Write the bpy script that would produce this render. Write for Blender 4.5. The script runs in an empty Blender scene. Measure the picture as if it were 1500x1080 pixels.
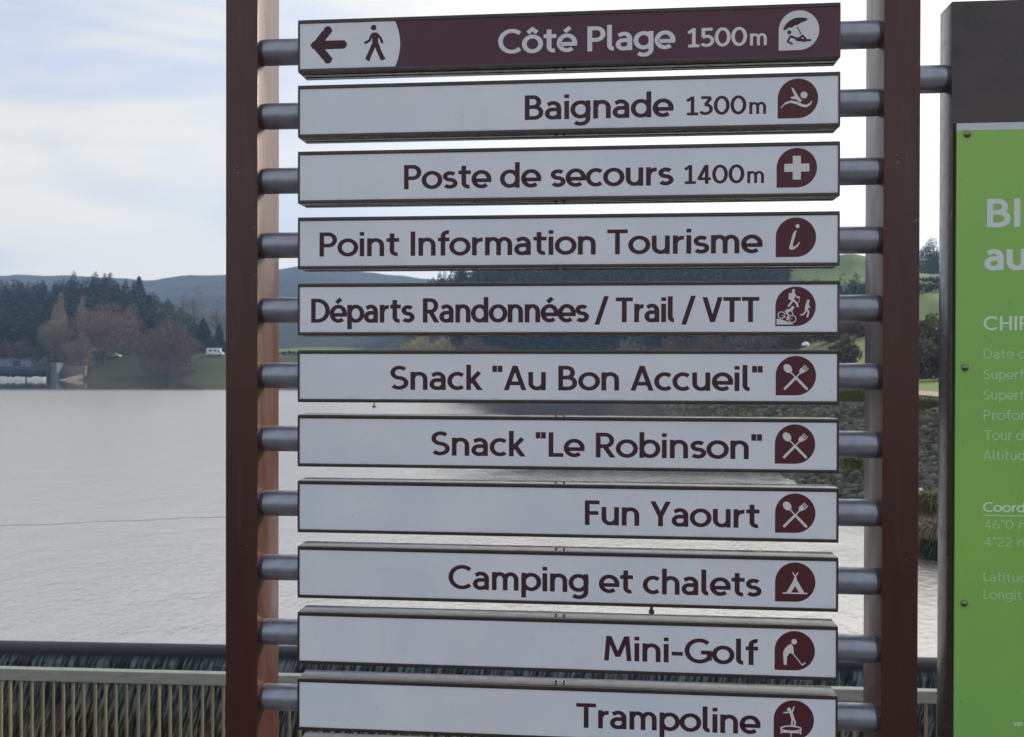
import bpy, bmesh, math, random
import numpy as np
from mathutils import Vector, Matrix, noise
sc = bpy.context.scene
R = math.radians
random.seed(7); rng = np.random.default_rng(7)

# ------------------------------------------------------------ camera
EYE = 1.75
FPX, PITCH, ROLL = 1429.1, -0.00616, 0.00224          # focal length in pixels of a 1500 px wide picture
cam_d = bpy.data.cameras.new('camera'); cam = bpy.data.objects.new('camera', cam_d); sc.collection.objects.link(cam)
cam_d.sensor_width = 36; cam_d.lens = FPX / 1500 * 36; cam_d.clip_start = .05; cam_d.clip_end = 6000
fw = Vector((0, math.cos(PITCH), math.sin(PITCH))); up0 = Vector((0, -math.sin(PITCH), math.cos(PITCH))); rt0 = Vector((1, 0, 0))
rt = rt0 * math.cos(ROLL) + up0 * math.sin(ROLL); up = up0 * math.cos(ROLL) - rt0 * math.sin(ROLL)
m3 = Matrix((rt, up, -fw)).transposed()
cam.matrix_world = Matrix.Translation((0, 0, EYE)) @ m3.to_4x4()
sc.camera = cam
cam_d.dof.use_dof = True; cam_d.dof.focus_distance = 2.2; cam_d.dof.aperture_fstop = 10.0

# ------------------------------------------------------------ light
SUN_AZ, SUN_EL = R(58), R(20)                          # azimuth measured from the view direction towards the right
sun_d = bpy.data.lights.new('sun', 'SUN'); sun = bpy.data.objects.new('sun', sun_d); sc.collection.objects.link(sun)
sun_d.energy = 3.8; sun_d.angle = R(14); sun_d.color = (1, .86, .72)
sdir = Vector((math.sin(SUN_AZ) * math.cos(SUN_EL), math.cos(SUN_AZ) * math.cos(SUN_EL), math.sin(SUN_EL)))
sun.rotation_euler = sdir.to_track_quat('Z', 'Y').to_euler()
sc.view_settings.view_transform = 'Standard'; sc.view_settings.look = 'None'
sc.view_settings.exposure = 0.45; sc.view_settings.gamma = 1; sc.view_settings.use_curve_mapping = False

class NT:                                              # small node helper
    def __init__(s, tree): s.t = tree; s.n = tree.nodes; s.l = tree.links
    def add(s, typ, **kw):
        n = s.n.new(typ)
        for k, v in kw.items():
            if k == 'inp':
                for i, x in v.items():
                    if isinstance(x, bpy.types.NodeSocket): s.l.new(x, n.inputs[i])
                    else: n.inputs[i].default_value = x
            else: setattr(n, k, v)
        return n
    def math(s, op, a, b=0.0, clamp=False):
        n = s.add('ShaderNodeMath', operation=op, use_clamp=clamp, inp={0: a, 1: b}); return n.outputs[0]
    def mix(s, f, a, b, blend='MIX'):
        n = s.add('ShaderNodeMix', data_type='RGBA', blend_type=blend); 
        for i, x in ((0, f), (6, a), (7, b)):
            if isinstance(x, bpy.types.NodeSocket): s.l.new(x, n.inputs[i])
            else: n.inputs[i].default_value = x if i == 0 else (tuple(x) + (1,))[:4]
        return n.outputs[2]
    def ramp(s, f, stops):
        n = s.add('ShaderNodeValToRGB', inp={0: f}); e = n.color_ramp.elements
        while len(e) < len(stops): e.new(.5)
        for q, (p, c) in zip(e, stops): q.position = p; q.color = (tuple(c) + (1,))[:4] if not isinstance(c, float) else (c, c, c, 1)
        return n.outputs[0]
    def noise(s, vec, scale, detail=4, rough=.55, dist=0.0):
        return s.add('ShaderNodeTexNoise', inp={'Vector': vec, 'Scale': scale, 'Detail': detail, 'Roughness': rough, 'Distortion': dist}).outputs[0]
    def mapping(s, vec, scale=(1, 1, 1), rot=(0, 0, 0), loc=(0, 0, 0)):
        return s.add('ShaderNodeMapping', inp={0: vec, 1: loc, 2: rot, 3: scale}).outputs[0]

w = bpy.data.worlds.new('World'); sc.world = w; w.use_nodes = True; w.node_tree.nodes.clear(); N = NT(w.node_tree)
co = N.add('ShaderNodeTexCoord').outputs['Generated']
sky = N.add('ShaderNodeTexSky', sky_type='NISHITA', sun_disc=False, sun_elevation=SUN_EL, sun_rotation=SUN_AZ)
sep = N.add('ShaderNodeSeparateXYZ', inp={0: co})
# thin layered cloud over the blue; it is brighter towards the veiled sun
n1 = N.noise(N.mapping(co, (1.5, 1.3, 3.6), (0, R(24), R(10)), (0.35, 0.1, .3)), 1.35, 5, .5, .5)
n2 = N.noise(N.mapping(co, (1.1, 1.1, 6.0), (0, R(-14), 0), (3.1, .4, 0)), 2.2, 5, .5, .7)
nn = N.math('ADD', N.math('MULTIPLY', n1, .62), N.math('MULTIPLY', n2, .38))
glow_dir = Vector((math.sin(R(24)), math.cos(R(24)), .17)).normalized()
dt = N.add('ShaderNodeVectorMath', operation='DOT_PRODUCT', inp={0: co, 1: glow_dir}).outputs['Value']
glow = N.math('POWER', N.math('MAXIMUM', dt, 0.0), 7.0)
ccol = N.ramp(nn, [(.38, (.40, .45, .58)), (.46, (.47, .52, .62)), (.515, (.60, .60, .585)), (.58, (.70, .675, .61))])
ccol = N.mix(N.math('MULTIPLY', glow, .95, True), ccol, (1.12, 1.10, 1.03))
hz = N.math('SUBTRACT', 1.0, N.math('MULTIPLY', N.math('ABSOLUTE', sep.outputs[2]), 7.0), True)
ccol = N.mix(N.math('MULTIPLY', hz, .5), ccol, (.74, .68, .58))
b1 = N.add('ShaderNodeBackground', inp={0: sky.outputs[0], 1: .10}); b2 = N.add('ShaderNodeBackground', inp={0: ccol, 1: 1.0})
cov = N.ramp(nn, [(.30, .78), (.50, .97)])
mx = N.add('ShaderNodeMixShader', inp={0: cov, 1: b1.outputs[0], 2: b2.outputs[0]})
N.add('ShaderNodeOutputWorld', inp={0: mx.outputs[0]})

# ------------------------------------------------------------ materials
def mat(name, col=(.5, .5, .5), rough=.6, metal=0.0, spec=.5, coat=0.0, fn=None):
    m = bpy.data.materials.new(name); m.use_nodes = True; T = NT(m.node_tree); b = T.n['Principled BSDF']
    b.inputs['Base Color'].default_value = tuple(col) + (1,); b.inputs['Roughness'].default_value = rough
    b.inputs['Metallic'].default_value = metal; b.inputs['Specular IOR Level'].default_value = spec
    b.inputs['Coat Weight'].default_value = coat
    if fn: fn(T, b)
    return m
def vary(c1, c2, scale, stretch=(1, 1, 1), bump=0.0, detail=5, rlo=None, rhi=None, lo=.35, hi=.65, dist=.01):
    def f(T, b):
        co = T.add('ShaderNodeTexCoord').outputs['Object']; v = T.mapping(co, stretch)
        n = T.noise(v, scale, detail)
        T.l.new(T.ramp(n, [(lo, c1), (hi, c2)]), b.inputs['Base Color'])
        if rlo is not None: T.l.new(T.ramp(T.noise(v, scale * 2.3, 3), [(.3, float(rlo)), (.7, float(rhi))]), b.inputs['Roughness'])
        if bump: T.l.new(T.add('ShaderNodeBump', inp={'Strength': bump, 'Distance': dist, 'Height': T.noise(v, scale * 4, 4)}).outputs[0], b.inputs['Normal'])
    return f
M = {}
def post_fn(T, b):
    co = T.add('ShaderNodeTexCoord').outputs['Object']
    c = T.ramp(T.noise(T.mapping(co, (1, 1, .3)), 7, 5), [(.3, (.048, .013, .008)), (.7, (.068, .018, .011))])
    dust = T.ramp(T.noise(T.mapping(co, (1, 1, .12)), 26, 5, .65), [(.54, 0.0), (.80, .20)]); c = T.mix(dust, c, (.17, .125, .10))
    chip = T.ramp(T.noise(co, 62, 2), [(.745, 0.0), (.765, .8)]); c = T.mix(chip, c, (.20, .17, .15)); T.l.new(c, b.inputs['Base Color'])
    T.l.new(T.ramp(T.noise(T.mapping(co, (1, 1, .3)), 18, 4), [(.3, .28), (.7, .48)]), b.inputs['Roughness'])
    T.l.new(T.add('ShaderNodeBump', inp={'Strength': .18, 'Distance': .001, 'Height': T.noise(co, 240, 2)}).outputs[0], b.inputs['Normal'])
M['post'] = mat('brown powder coat', spec=.42, coat=.12, fn=post_fn)
M['casing'] = mat('dark brown casing', spec=.5, coat=.12, fn=vary((.032, .022, .021), (.052, .034, .031), 14, (1, 1, 1), .1, rlo=.15, rhi=.30, dist=.001))
def face_fn(T, b):
    co = T.add('ShaderNodeTexCoord').outputs['Object']
    inf = T.add('ShaderNodeObjectInfo').outputs['Random']
    v = T.add('ShaderNodeVectorMath', operation='ADD', inp={0: co}); cx = T.add('ShaderNodeCombineXYZ', inp={0: T.math('MULTIPLY', inf, 37.0), 2: inf})
    T.l.new(cx.outputs[0], v.inputs[1]); v = v.outputs[0]
    n = T.noise(v, 4.0, 5); base = T.ramp(n, [(.15, (.66, .705, .81)), (.85, (.84, .855, .885))])
    dirt = T.ramp(T.noise(T.mapping(v, (9, 1, 1.2)), 7, 5), [(.60, 0.0), (.80, .16)])
    base = T.mix(dirt, base, (.45, .43, .40))
    warm = T.ramp(T.noise(v, 2.6, 3), [(.45, 0.0), (.75, .28)]); base = T.mix(warm, base, (.74, .68, .70))
    sz = T.add('ShaderNodeSeparateXYZ', inp={0: co}).outputs[2]             # grime gathers along the lower lip
    low = T.add('ShaderNodeMapRange', inp={0: T.math('ADD', sz, T.math('MULTIPLY', T.noise(T.mapping(v, (6, 1, 1)), 5, 4), .016)), 1: .020, 2: .011, 3: 0.0, 4: .38}).outputs[0]
    top = T.add('ShaderNodeMapRange', inp={0: T.math('SUBTRACT', sz, T.math('MULTIPLY', T.noise(T.mapping(v, (30, 1, 1)), 5, 4), .05)), 1: .078, 2: .100, 3: 0.0, 4: .10}).outputs[0]
    base = T.mix(T.math('ADD', low, top), base, (.38, .36, .33))
    spk = T.ramp(T.noise(v, 170, 1), [(.77, 0.0), (.80, .5)])
    base = T.mix(spk, base, (.30, .28, .27)); T.l.new(base, b.inputs['Base Color'])
    T.l.new(T.ramp(T.noise(v, 11, 3), [(.3, .26), (.7, .42)]), b.inputs['Roughness'])
M['face'] = mat('white printed film', spec=.5, fn=face_fn)
M['face_maroon'] = mat('maroon film', spec=.5, fn=vary((.066, .010, .030), (.084, .014, .036), 5, (1, 1, 1), 0, rlo=.28, rhi=.4))
M['ink'] = mat('dark ink', (.055, .018, .026), .45, spec=.35)
M['ink_white'] = mat('white ink', (.72, .71, .72), .45)
M['badge'] = mat('oxblood badge', spec=.4, fn=vary((.095, .014, .022), (.080, .019, .028), 30, rlo=.35, rhi=.45))
M['tube'] = mat('grey tube', spec=.6, metal=.75, fn=vary((.25, .265, .32), (.33, .345, .40), 25, (1, 1, 1), .08, rlo=.28, rhi=.42, dist=.001))
M['screw'] = mat('dark steel', (.10, .095, .09), .4, .8)
M['steel'] = mat('steel screw', (.22, .22, .20), .18, 1.0)
def green_fn(T, b):
    co = T.add('ShaderNodeTexCoord').outputs['Object']
    n = T.noise(co, 1.6, 3, .5); c = T.ramp(n, [(.15, (.15, .44, .14)), (.85, (.36, .59, .075))])
    spk = T.ramp(T.noise(T.mapping(co, (1, 1, .5)), 90, 2), [(.73, 0.0), (.77, .35)])
    c = T.mix(spk, c, (.05, .14, .03)); T.l.new(c, b.inputs['Base Color'])
    T.l.new(T.ramp(T.noise(co, 3, 2), [(.05, .2), (.95, .36)]), b.inputs['Roughness'])
M['green'] = mat('green printed panel', spec=.5, fn=green_fn)
M['pale_band'] = mat('pale band', (.60, .62, .66), .4)
M['title_ink'] = mat('pale title ink', (.68, .76, .74), .5)
M['head_ink'] = mat('pale heading ink', (.64, .84, .62), .5)
M['faint_ink'] = mat('faint ink', (.42, .70, .33), .5)
M['rail'] = mat('painted rail', spec=.5, fn=vary((.20, .22, .20), (.27, .28, .25), 6, (1, 6, 6), .2, rlo=.3, rhi=.5, dist=.002))
def bar_fn(T, b):
    co = T.add('ShaderNodeTexCoord').outputs['Object']; inf = T.add('ShaderNodeObjectInfo').outputs['Random']
    c = T.ramp(inf, [(0.0, (.23, .205, .12)), (.35, (.14, .13, .09)), (.6, (.21, .19, .115)), (.85, (.19, .14, .085)), (1.0, (.24, .15, .095))])
    v = T.add('ShaderNodeVectorMath', operation='ADD', inp={0: co}); T.l.new(T.add('ShaderNodeCombineXYZ', inp={0: T.math('MULTIPLY', inf, 50.0)}).outputs[0], v.inputs[1])
    r = T.ramp(T.noise(T.mapping(v.outputs[0], (3, 3, 1)), 9, 5), [(.55, 0.0), (.72, .6)])
    T.l.new(T.mix(r, c, (.20, .085, .035)), b.inputs['Base Color'])
M['bar'] = mat('weathered baluster', rough=.55, fn=bar_fn)
M['concrete'] = mat('concrete', rough=.85, fn=vary((.20, .19, .175), (.32, .31, .29), 1.2, (1, 1, 1), .4, lo=.3, hi=.7))
M['asphalt'] = mat('asphalt', rough=.9, fn=vary((.10, .10, .098), (.17, .168, .16), 5, (1, 1, 1), .5, lo=.3, hi=.7))

def water_fn(T, b):
    g = T.add('ShaderNodeNewGeometry'); p = g.outputs['Position']; s = T.add('ShaderNodeSeparateXYZ', inp={0: p})
    y = s.outputs[1]
    # ruffled by the wind in the open, calm along the far shore
    calm = T.add('ShaderNodeMapRange', inp={0: T.math('ADD', y, T.math('MULTIPLY', T.noise(T.mapping(p, (.02, .02, 1)), 1.0, 3), 16.0)), 1: 206.0, 2: 226.0, 3: 1.0, 4: 0.0}).outputs[0]
    # sheltered water in the lee of the right bank and hill: only cat's paws reach it
    lee = T.add('ShaderNodeMapRange', inp={0: T.math('ADD', T.math('SUBTRACT', s.outputs[0], T.math('MULTIPLY', y, -.052)), T.math('MULTIPLY', T.noise(T.mapping(p, (.10, .05, 1)), 1.0, 4), 14.0)), 1: 4.0, 2: 12.0, 3: 1.0, 4: .16}).outputs[0]
    lee = T.math('MAXIMUM', lee, T.add('ShaderNodeMapRange', inp={0: y, 1: 38.0, 2: 56.0, 3: 1.0, 4: 0.0}).outputs[0])
    calm = T.math('MULTIPLY', calm, lee)
    h1 = T.noise(T.mapping(p, (1.0, .75, 1), (0, 0, R(12))), 4.2, 4, .55, .3)
    h2 = T.noise(T.mapping(p, (.8, .6, 1), (0, 0, R(-14))), .7, 3, .5, .3)
    pt = T.ramp(T.noise(T.mapping(p, (.05, .022, 1)), 1.0, 3), [(.35, .35), (.65, 1.0)])
    h = T.math('ADD', T.math('MULTIPLY', h1, 1.0), T.math('MULTIPLY', h2, 1.8))
    st = T.math('MULTIPLY', T.math('MULTIPLY', calm, .55), pt)
    bp = T.add('ShaderNodeBump', inp={'Strength': T.math('ADD', st, .02), 'Distance': .075, 'Height': h}).outputs[0]
    T.l.new(bp, b.inputs['Normal'])
    rg_ = T.math('ADD', T.math('MULTIPLY', calm, .20), .04); T.l.new(rg_, b.inputs['Roughness'])
    T.l.new(T.ramp(T.noise(T.mapping(p, (.03, .03, 1)), 1, 3), [(.3, (.15, .15, .135)), (.7, (.17, .168, .15))]), b.inputs['Base Color'])
    b.inputs['IOR'].default_value = 1.4; out = T.n['Material Output']; gl_ = T.add('ShaderNodeBsdfGlossy', inp={'Color': (.90, .86, .80, 1)}); T.l.new(bp, gl_.inputs['Normal']); T.l.new(rg_, gl_.inputs['Roughness'])
    T.l.new(T.add('ShaderNodeMixShader', inp={0: .62, 1: b.outputs[0], 2: gl_.outputs[0]}).outputs[0], out.inputs[0])
M['water'] = mat('lake water', fn=water_fn)
def fall_fn(T, b):
    co = T.add('ShaderNodeTexCoord').outputs['Object']
    s = T.add('ShaderNodeSeparateXYZ', inp={0: co})
    v = T.add('ShaderNodeCombineXYZ', inp={0: T.math('SUBTRACT', s.outputs[0], T.math('MULTIPLY', s.outputs[2], .25)), 2: T.math('MULTIPLY', s.outputs[2], .10)}).outputs[0]
    n = T.noise(v, 15, 5, .6, .2); n3 = T.noise(v, 30, 3, .6)
    deep = T.add('ShaderNodeMapRange', inp={0: s.outputs[2], 1: -.9, 2: -1.9, 3: 0.0, 4: 1.0}).outputs[0]
    c1 = T.ramp(n, [(.38, (.008, .012, .018)), (.50, (.048, .064, .078)), (.60, (.17, .21, .235))])
    c2 = T.ramp(n, [(.38, (.014, .013, .011)), (.50, (.075, .068, .050)), (.60, (.22, .195, .145))])
    c = T.mix(deep, c1, c2); c = T.mix(T.ramp(n3, [(.55, 0.0), (.75, .3)]), c, (.25, .28, .29))
    smooth = T.add('ShaderNodeMapRange', inp={0: s.outputs[2], 1: -.12, 2: -.26, 3: 1.0, 4: 0.0}).outputs[0]
    c = T.mix(smooth, c, (.006, .009, .014)); T.l.new(c, b.inputs['Base Color'])
    T.l.new(T.add('ShaderNodeBump', inp={'Strength': T.math('SUBTRACT', 1.0, smooth), 'Distance': .05, 'Height': n}).outputs[0], b.inputs['Normal'])
    b.inputs['Roughness'].default_value = .22; b.inputs['Specular IOR Level'].default_value = .10
M['fall'] = mat('falling water', fn=fall_fn)

def ground_fn(T, b):
    g = T.add('ShaderNodeNewGeometry'); p = g.outputs['Position']
    at = T.add('ShaderNodeAttribute', attribute_name='cover').outputs['Fac']     # 0 lawn, .5 wood floor, 1 far hill
    n = T.noise(T.mapping(p, (1, 1, 1)), .035, 5); n2 = T.noise(p, .8, 4)
    grass = T.ramp(n, [(.35, (.10, .15, .042)), (.55, (.15, .21, .062)), (.7, (.18, .22, .085))])
    grass = T.mix(T.ramp(n2, [(.3, 0.0), (.7, .35)]), grass, (.07, .11, .032))
    wood = T.ramp(n, [(.3, (.030, .036, .018)), (.7, (.055, .045, .028))])
    far = T.ramp(T.noise(p, .012, 6, .65), [(.38, (.012, .022, .022)), (.52, (.020, .030, .026)), (.62, (.028, .038, .028)), (.70, (.05, .055, .035))])
    c = T.mix(T.math('MULTIPLY', at, 2.0, True), grass, wood)
    c = T.mix(T.math('SUBTRACT', T.math('MULTIPLY', at, 2.0), 1.0, True), c, far)
    T.l.new(c, b.inputs['Base Color'])
M['ground'] = mat('grass land', rough=.9, spec=.2, fn=ground_fn)
M['path'] = mat('sandy path', rough=.9, fn=vary((.30, .23, .17), (.40, .31, .23), .8, bump=.2))
def leafmat(name, c1, c2, c3=None):
    def f(T, b):
        g = T.add('ShaderNodeNewGeometry'); r = g.outputs['Random Per Island']
        T.l.new(T.ramp(r, [(0.0, c1), (1.0, c2)] if c3 is None else [(0.0, c1), (.6, c2), (1.0, c3)]), b.inputs['Base Color'])
    return mat(name, rough=.75, spec=.25, fn=f)
M['conifer'] = leafmat('dark conifer foliage', (.010, .024, .016), (.024, .045, .022), (.034, .055, .026))
M['broad'] = leafmat('evergreen broad foliage', (.028, .050, .020), (.060, .085, .032))
M['olive'] = leafmat('olive shrub foliage', (.050, .075, .022), (.13, .14, .045), (.17, .15, .06))
M['twig_tan'] = leafmat('tan twigs', (.17, .135, .088), (.26, .205, .13))
M['twig_rust'] = leafmat('rusty twigs', (.13, .085, .062), (.21, .135, .095))
M['twig_brown'] = leafmat('brown twigs', (.085, .056, .044), (.15, .10, .075))
M['twig_grey'] = leafmat('grey twigs', (.10, .088, .075), (.17, .15, .125))
M['twig_yellow'] = leafmat('yellow twigs', (.26, .23, .10), (.40, .34, .15))
M['weeds'] = leafmat('bank weeds', (.05, .075, .025), (.11, .12, .05), (.19, .15, .08))
M['bark'] = mat('bark', rough=.9, fn=vary((.035, .026, .020), (.07, .055, .042), 2, (1, 1, .3)))
def stone_fn(T, b):
    g = T.add('ShaderNodeNewGeometry'); r = T.add('ShaderNodeObjectInfo').outputs['Random']; ri = g.outputs['Random Per Island']
    k = T.math('FRACT', T.math('ADD', r, T.math('MULTIPLY', ri, 7.3)))
    c = T.ramp(k, [(0.0, (.022, .025, .024)), (.5, (.075, .078, .068)), (.85, (.16, .155, .13)), (1.0, (.10, .078, .055))])
    n = T.noise(g.outputs['Position'], 5, 4); c = T.mix(T.ramp(n, [(.48, 0.0), (.62, .7)]), c, (.050, .066, .028))
    T.l.new(c, b.inputs['Base Color'])
M['stone'] = mat('riprap stone', rough=.85, fn=stone_fn)
M['white'] = mat('white paint', (.75, .76, .78), .4)
M['glass'] = mat('dark glass', (.02, .025, .03), .1)
M['rubber'] = mat('rubber', (.02, .02, .02), .7)
M['slate_wall'] = mat('blue grey cladding', rough=.7, fn=vary((.13, .17, .22), (.20, .24, .29), .8, bump=.2))
M['pillar'] = mat('weathered pillar', (.085, .11, .13), .8)
M['dark_wood'] = mat('dark timber', rough=.7, fn=vary((.02, .028, .04), (.04, .05, .065), 1.5))
M['ramp'] = mat('weathered ramp', (.26, .23, .19), .85)
M['mauve_wall'] = mat('mauve grey wall', rough=.9, fn=vary((.13, .115, .115), (.19, .165, .16), .7, bump=.3))
M['cream'] = mat('cream render', (.50, .46, .38), .8)
M['tile_red'] = mat('roof tile', (.20, .09, .06), .8)
M['rope'] = mat('floating rope', (.34, .33, .31), .8)

# ------------------------------------------------------------ object helpers
COL = sc.collection
def empty(name, loc=(0, 0, 0), rot=(0, 0, 0)):
    o = bpy.data.objects.new(name, None); COL.objects.link(o); o.location = loc; o.rotation_euler = rot; o.empty_display_size = .1; return o
def tag(o, label=None, cat=None, group=None, kind=None):
    if label: o['label'] = label
    if cat: o['category'] = cat
    if group: o['group'] = group
    if kind: o['kind'] = kind
    return o
def mobj(name, verts, faces, m, parent=None, smooth=False, loc=None):
    me = bpy.data.meshes.new(name); me.from_pydata([tuple(v) for v in verts], [], faces); me.update()
    if m: me.materials.append(m)
    if smooth: me.polygons.foreach_set('use_smooth', [True] * len(me.polygons))
    o = bpy.data.objects.new(name, me); COL.objects.link(o)
    if parent: o.parent = parent
    if loc is not None: o.location = loc
    return o
def fast(name, V, F, m, parent=None):                   # numpy: V (n,3), F (k,3)
    me = bpy.data.meshes.new(name); V = np.asarray(V, np.float32); F = np.asarray(F, np.int32)
    me.vertices.add(len(V)); me.vertices.foreach_set('co', V.ravel())
    k = F.shape[1]; me.loops.add(F.size); me.loops.foreach_set('vertex_index', F.ravel())
    me.polygons.add(len(F)); me.polygons.foreach_set('loop_start', np.arange(0, F.size, k, dtype=np.int32))
    me.update(calc_edges=True); me.validate()
    if m: me.materials.append(m)
    o = bpy.data.objects.new(name, me); COL.objects.link(o)
    if parent: o.parent = parent
    return o
class MB:
    def __init__(s): s.v = []; s.f = []
    def box(s, x0, x1, y0, y1, z0, z1, bev=0.0):
        if bev:
            bm = bmesh.new(); bmesh.ops.create_cube(bm, size=1)
            bmesh.ops.scale(bm, vec=(x1 - x0, y1 - y0, z1 - z0), verts=bm.verts); bmesh.ops.translate(bm, vec=((x0 + x1) / 2, (y0 + y1) / 2, (z0 + z1) / 2), verts=bm.verts)
            bmesh.ops.bevel(bm, geom=bm.edges[:], offset=bev, segments=2, profile=.6, affect='EDGES')
            b = len(s.v); bm.verts.index_update(); s.v += [tuple(q.co) for q in bm.verts]; s.f += [[b + q.index for q in f.verts] for f in bm.faces]; bm.free(); return s
        b = len(s.v); s.v += [(x, y, z) for z in (z0, z1) for y in (y0, y1) for x in (x0, x1)]
        s.f += [[b + i for i in q] for q in ((0, 2, 3, 1), (4, 5, 7, 6), (0, 1, 5, 4), (2, 6, 7, 3), (0, 4, 6, 2), (1, 3, 7, 5))]; return s
    def tube(s, a, b, r0, r1=None, n=12, cap=True):
        r1 = r0 if r1 is None else r1; a = Vector(a); b = Vector(b); d = (b - a).normalized()
        u = d.orthogonal().normalized(); v = d.cross(u); k = len(s.v)
        for c, r in ((a, r0), (b, r1)):
            for i in range(n):
                t = 2 * math.pi * i / n; s.v.append(tuple(c + u * (r * math.cos(t)) + v * (r * math.sin(t))))
        s.f += [[k + i, k + (i + 1) % n, k + n + (i + 1) % n, k + n + i] for i in range(n)]
        if cap: s.f += [[k + i for i in range(n)][::-1], [k + n + i for i in range(n)]]
        return s
    def lathe(s, prof, axis='x', n=32, c=(0, 0, 0)):
        k = len(s.v)
        for (t, r) in prof:
            for i in range(n):
                a = 2 * math.pi * i / n
                p = (t, r * math.cos(a), r * math.sin(a)) if axis == 'x' else ((r * math.cos(a), r * math.sin(a), t) if axis == 'z' else (r * math.cos(a), t, r * math.sin(a)))
                s.v.append(tuple(p[j] + c[j] for j in range(3)))
        for j in range(len(prof) - 1):
            s.f += [[k + j * n + i, k + j * n + (i + 1) % n, k + (j + 1) * n + (i + 1) % n, k + (j + 1) * n + i] for i in range(n)]
        return s
    def prism(s, poly, y0, y1):                         # polygon in x, z extruded in y
        k = len(s.v); n = len(poly); s.v += [(x, y0, z) for x, z in poly] + [(x, y1, z) for x, z in poly]
        s.f += [list(range(k, k + n)), list(range(k + n, k + 2 * n))[::-1]] + [[k + i, k + n + i, k + n + (i + 1) % n, k + (i + 1) % n] for i in range(n)]; return s
    def build(s, name, m, parent=None, smooth=False):
        o = mobj(name, s.v, s.f, m, parent)
        bm = bmesh.new(); bm.from_mesh(o.data); bmesh.ops.recalc_face_normals(bm, faces=bm.faces[:]); bm.to_mesh(o.data); bm.free()
        if smooth:
            o.data.polygons.foreach_set('use_smooth', [True] * len(o.data.polygons)); o.data.set_sharp_from_angle(angle=R(35))
        return o

# ------------------------------------------------------------ where a point of the photo lies in the place
def ray(px, py):
    return (fw + rt * ((px - 750) / FPX) - up * ((py - 540) / FPX))
def at(px, py, D):                                      # on the level y = D
    r = ray(px, py); t = D / r.y; return Vector((r.x * t, D, EYE + r.z * t))
TH, SC = 0.09439, 1.087                                 # the sign stands turned a little towards the right
D0 = 2.0 * SC
ct, st_ = math.cos(TH), math.sin(TH)
def on_sign(px, py, n=0.0):                             # (along, height) on the plane n metres behind the sign's front
    r = ray(px, py); nv = Vector((st_, ct, 0)); P0 = Vector((n * st_, D0 + n * ct, 0))
    t = nv.dot(P0) / nv.dot(r); X = r.x * t; Y = r.y * t
    return (X * ct - (Y - D0) * st_, EYE + r.z * t)
def sign_world(a, n, z): return Vector((a * ct + n * st_, D0 - a * st_ + n * ct, z))
ROT = (0, 0, -TH)

# ============================================================ TERRAIN
WZ = EYE - 6.0                                          # lake level
def interp(x, pts): return np.interp(x, [p[0] for p in pts], [p[1] for p in pts])
FAR = [(-3000, 150), (-400, 150), (0, 126), (60, 128), (120, 126), (180, 121), (225, 116), (260, 121), (330, 126), (437, 143), (500, 138), (560, 131), (620, 124), (700, 115), (1200, 120), (1800, 150), (4000, 160)]
MID = [(-3000, 80), (-600, 80), (0, 72), (60, 76), (110, 84), (150, 84), (200, 72), (240, 44), (290, 16), (340, 4), (420, 6), (560, 10), (600, 50), (640, 88), (700, 118), (800, 136), (1000, 146), (1150, 150), (1250, 160), (1360, 150), (1450, 155), (1700, 185), (3000, 200)]
def fbm(x, y, s, o=4):
    # cheap smooth value noise built of sines
    v = 0; a = 1
    for i in range(o):
        v = v + a * np.sin(x * s * 1.3 + i * 1.7 + 1.9 * np.sin(y * s * .8 + i)) * np.cos(y * s * 1.1 - i * .9 + 1.3 * np.sin(x * s * .7 + 2 * i)); a *= .5; s *= 2.03
    return v
def shore_x(y): return np.interp(y, [0, 18, 24, 31, 42, 60, 106, 160, 230, 300, 340], [10.5, 11.5, 12.4, 13.3, 14.6, 15.2, 17.6, 24, 45, 70, 90])
def far_shore(x): return 317 + np.interp(x, [-400, -170, -140, -60, 20, 90], [-40, 0, 3, 0, 6, 12]) + 1.5 * np.sin(x * .09)
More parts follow.
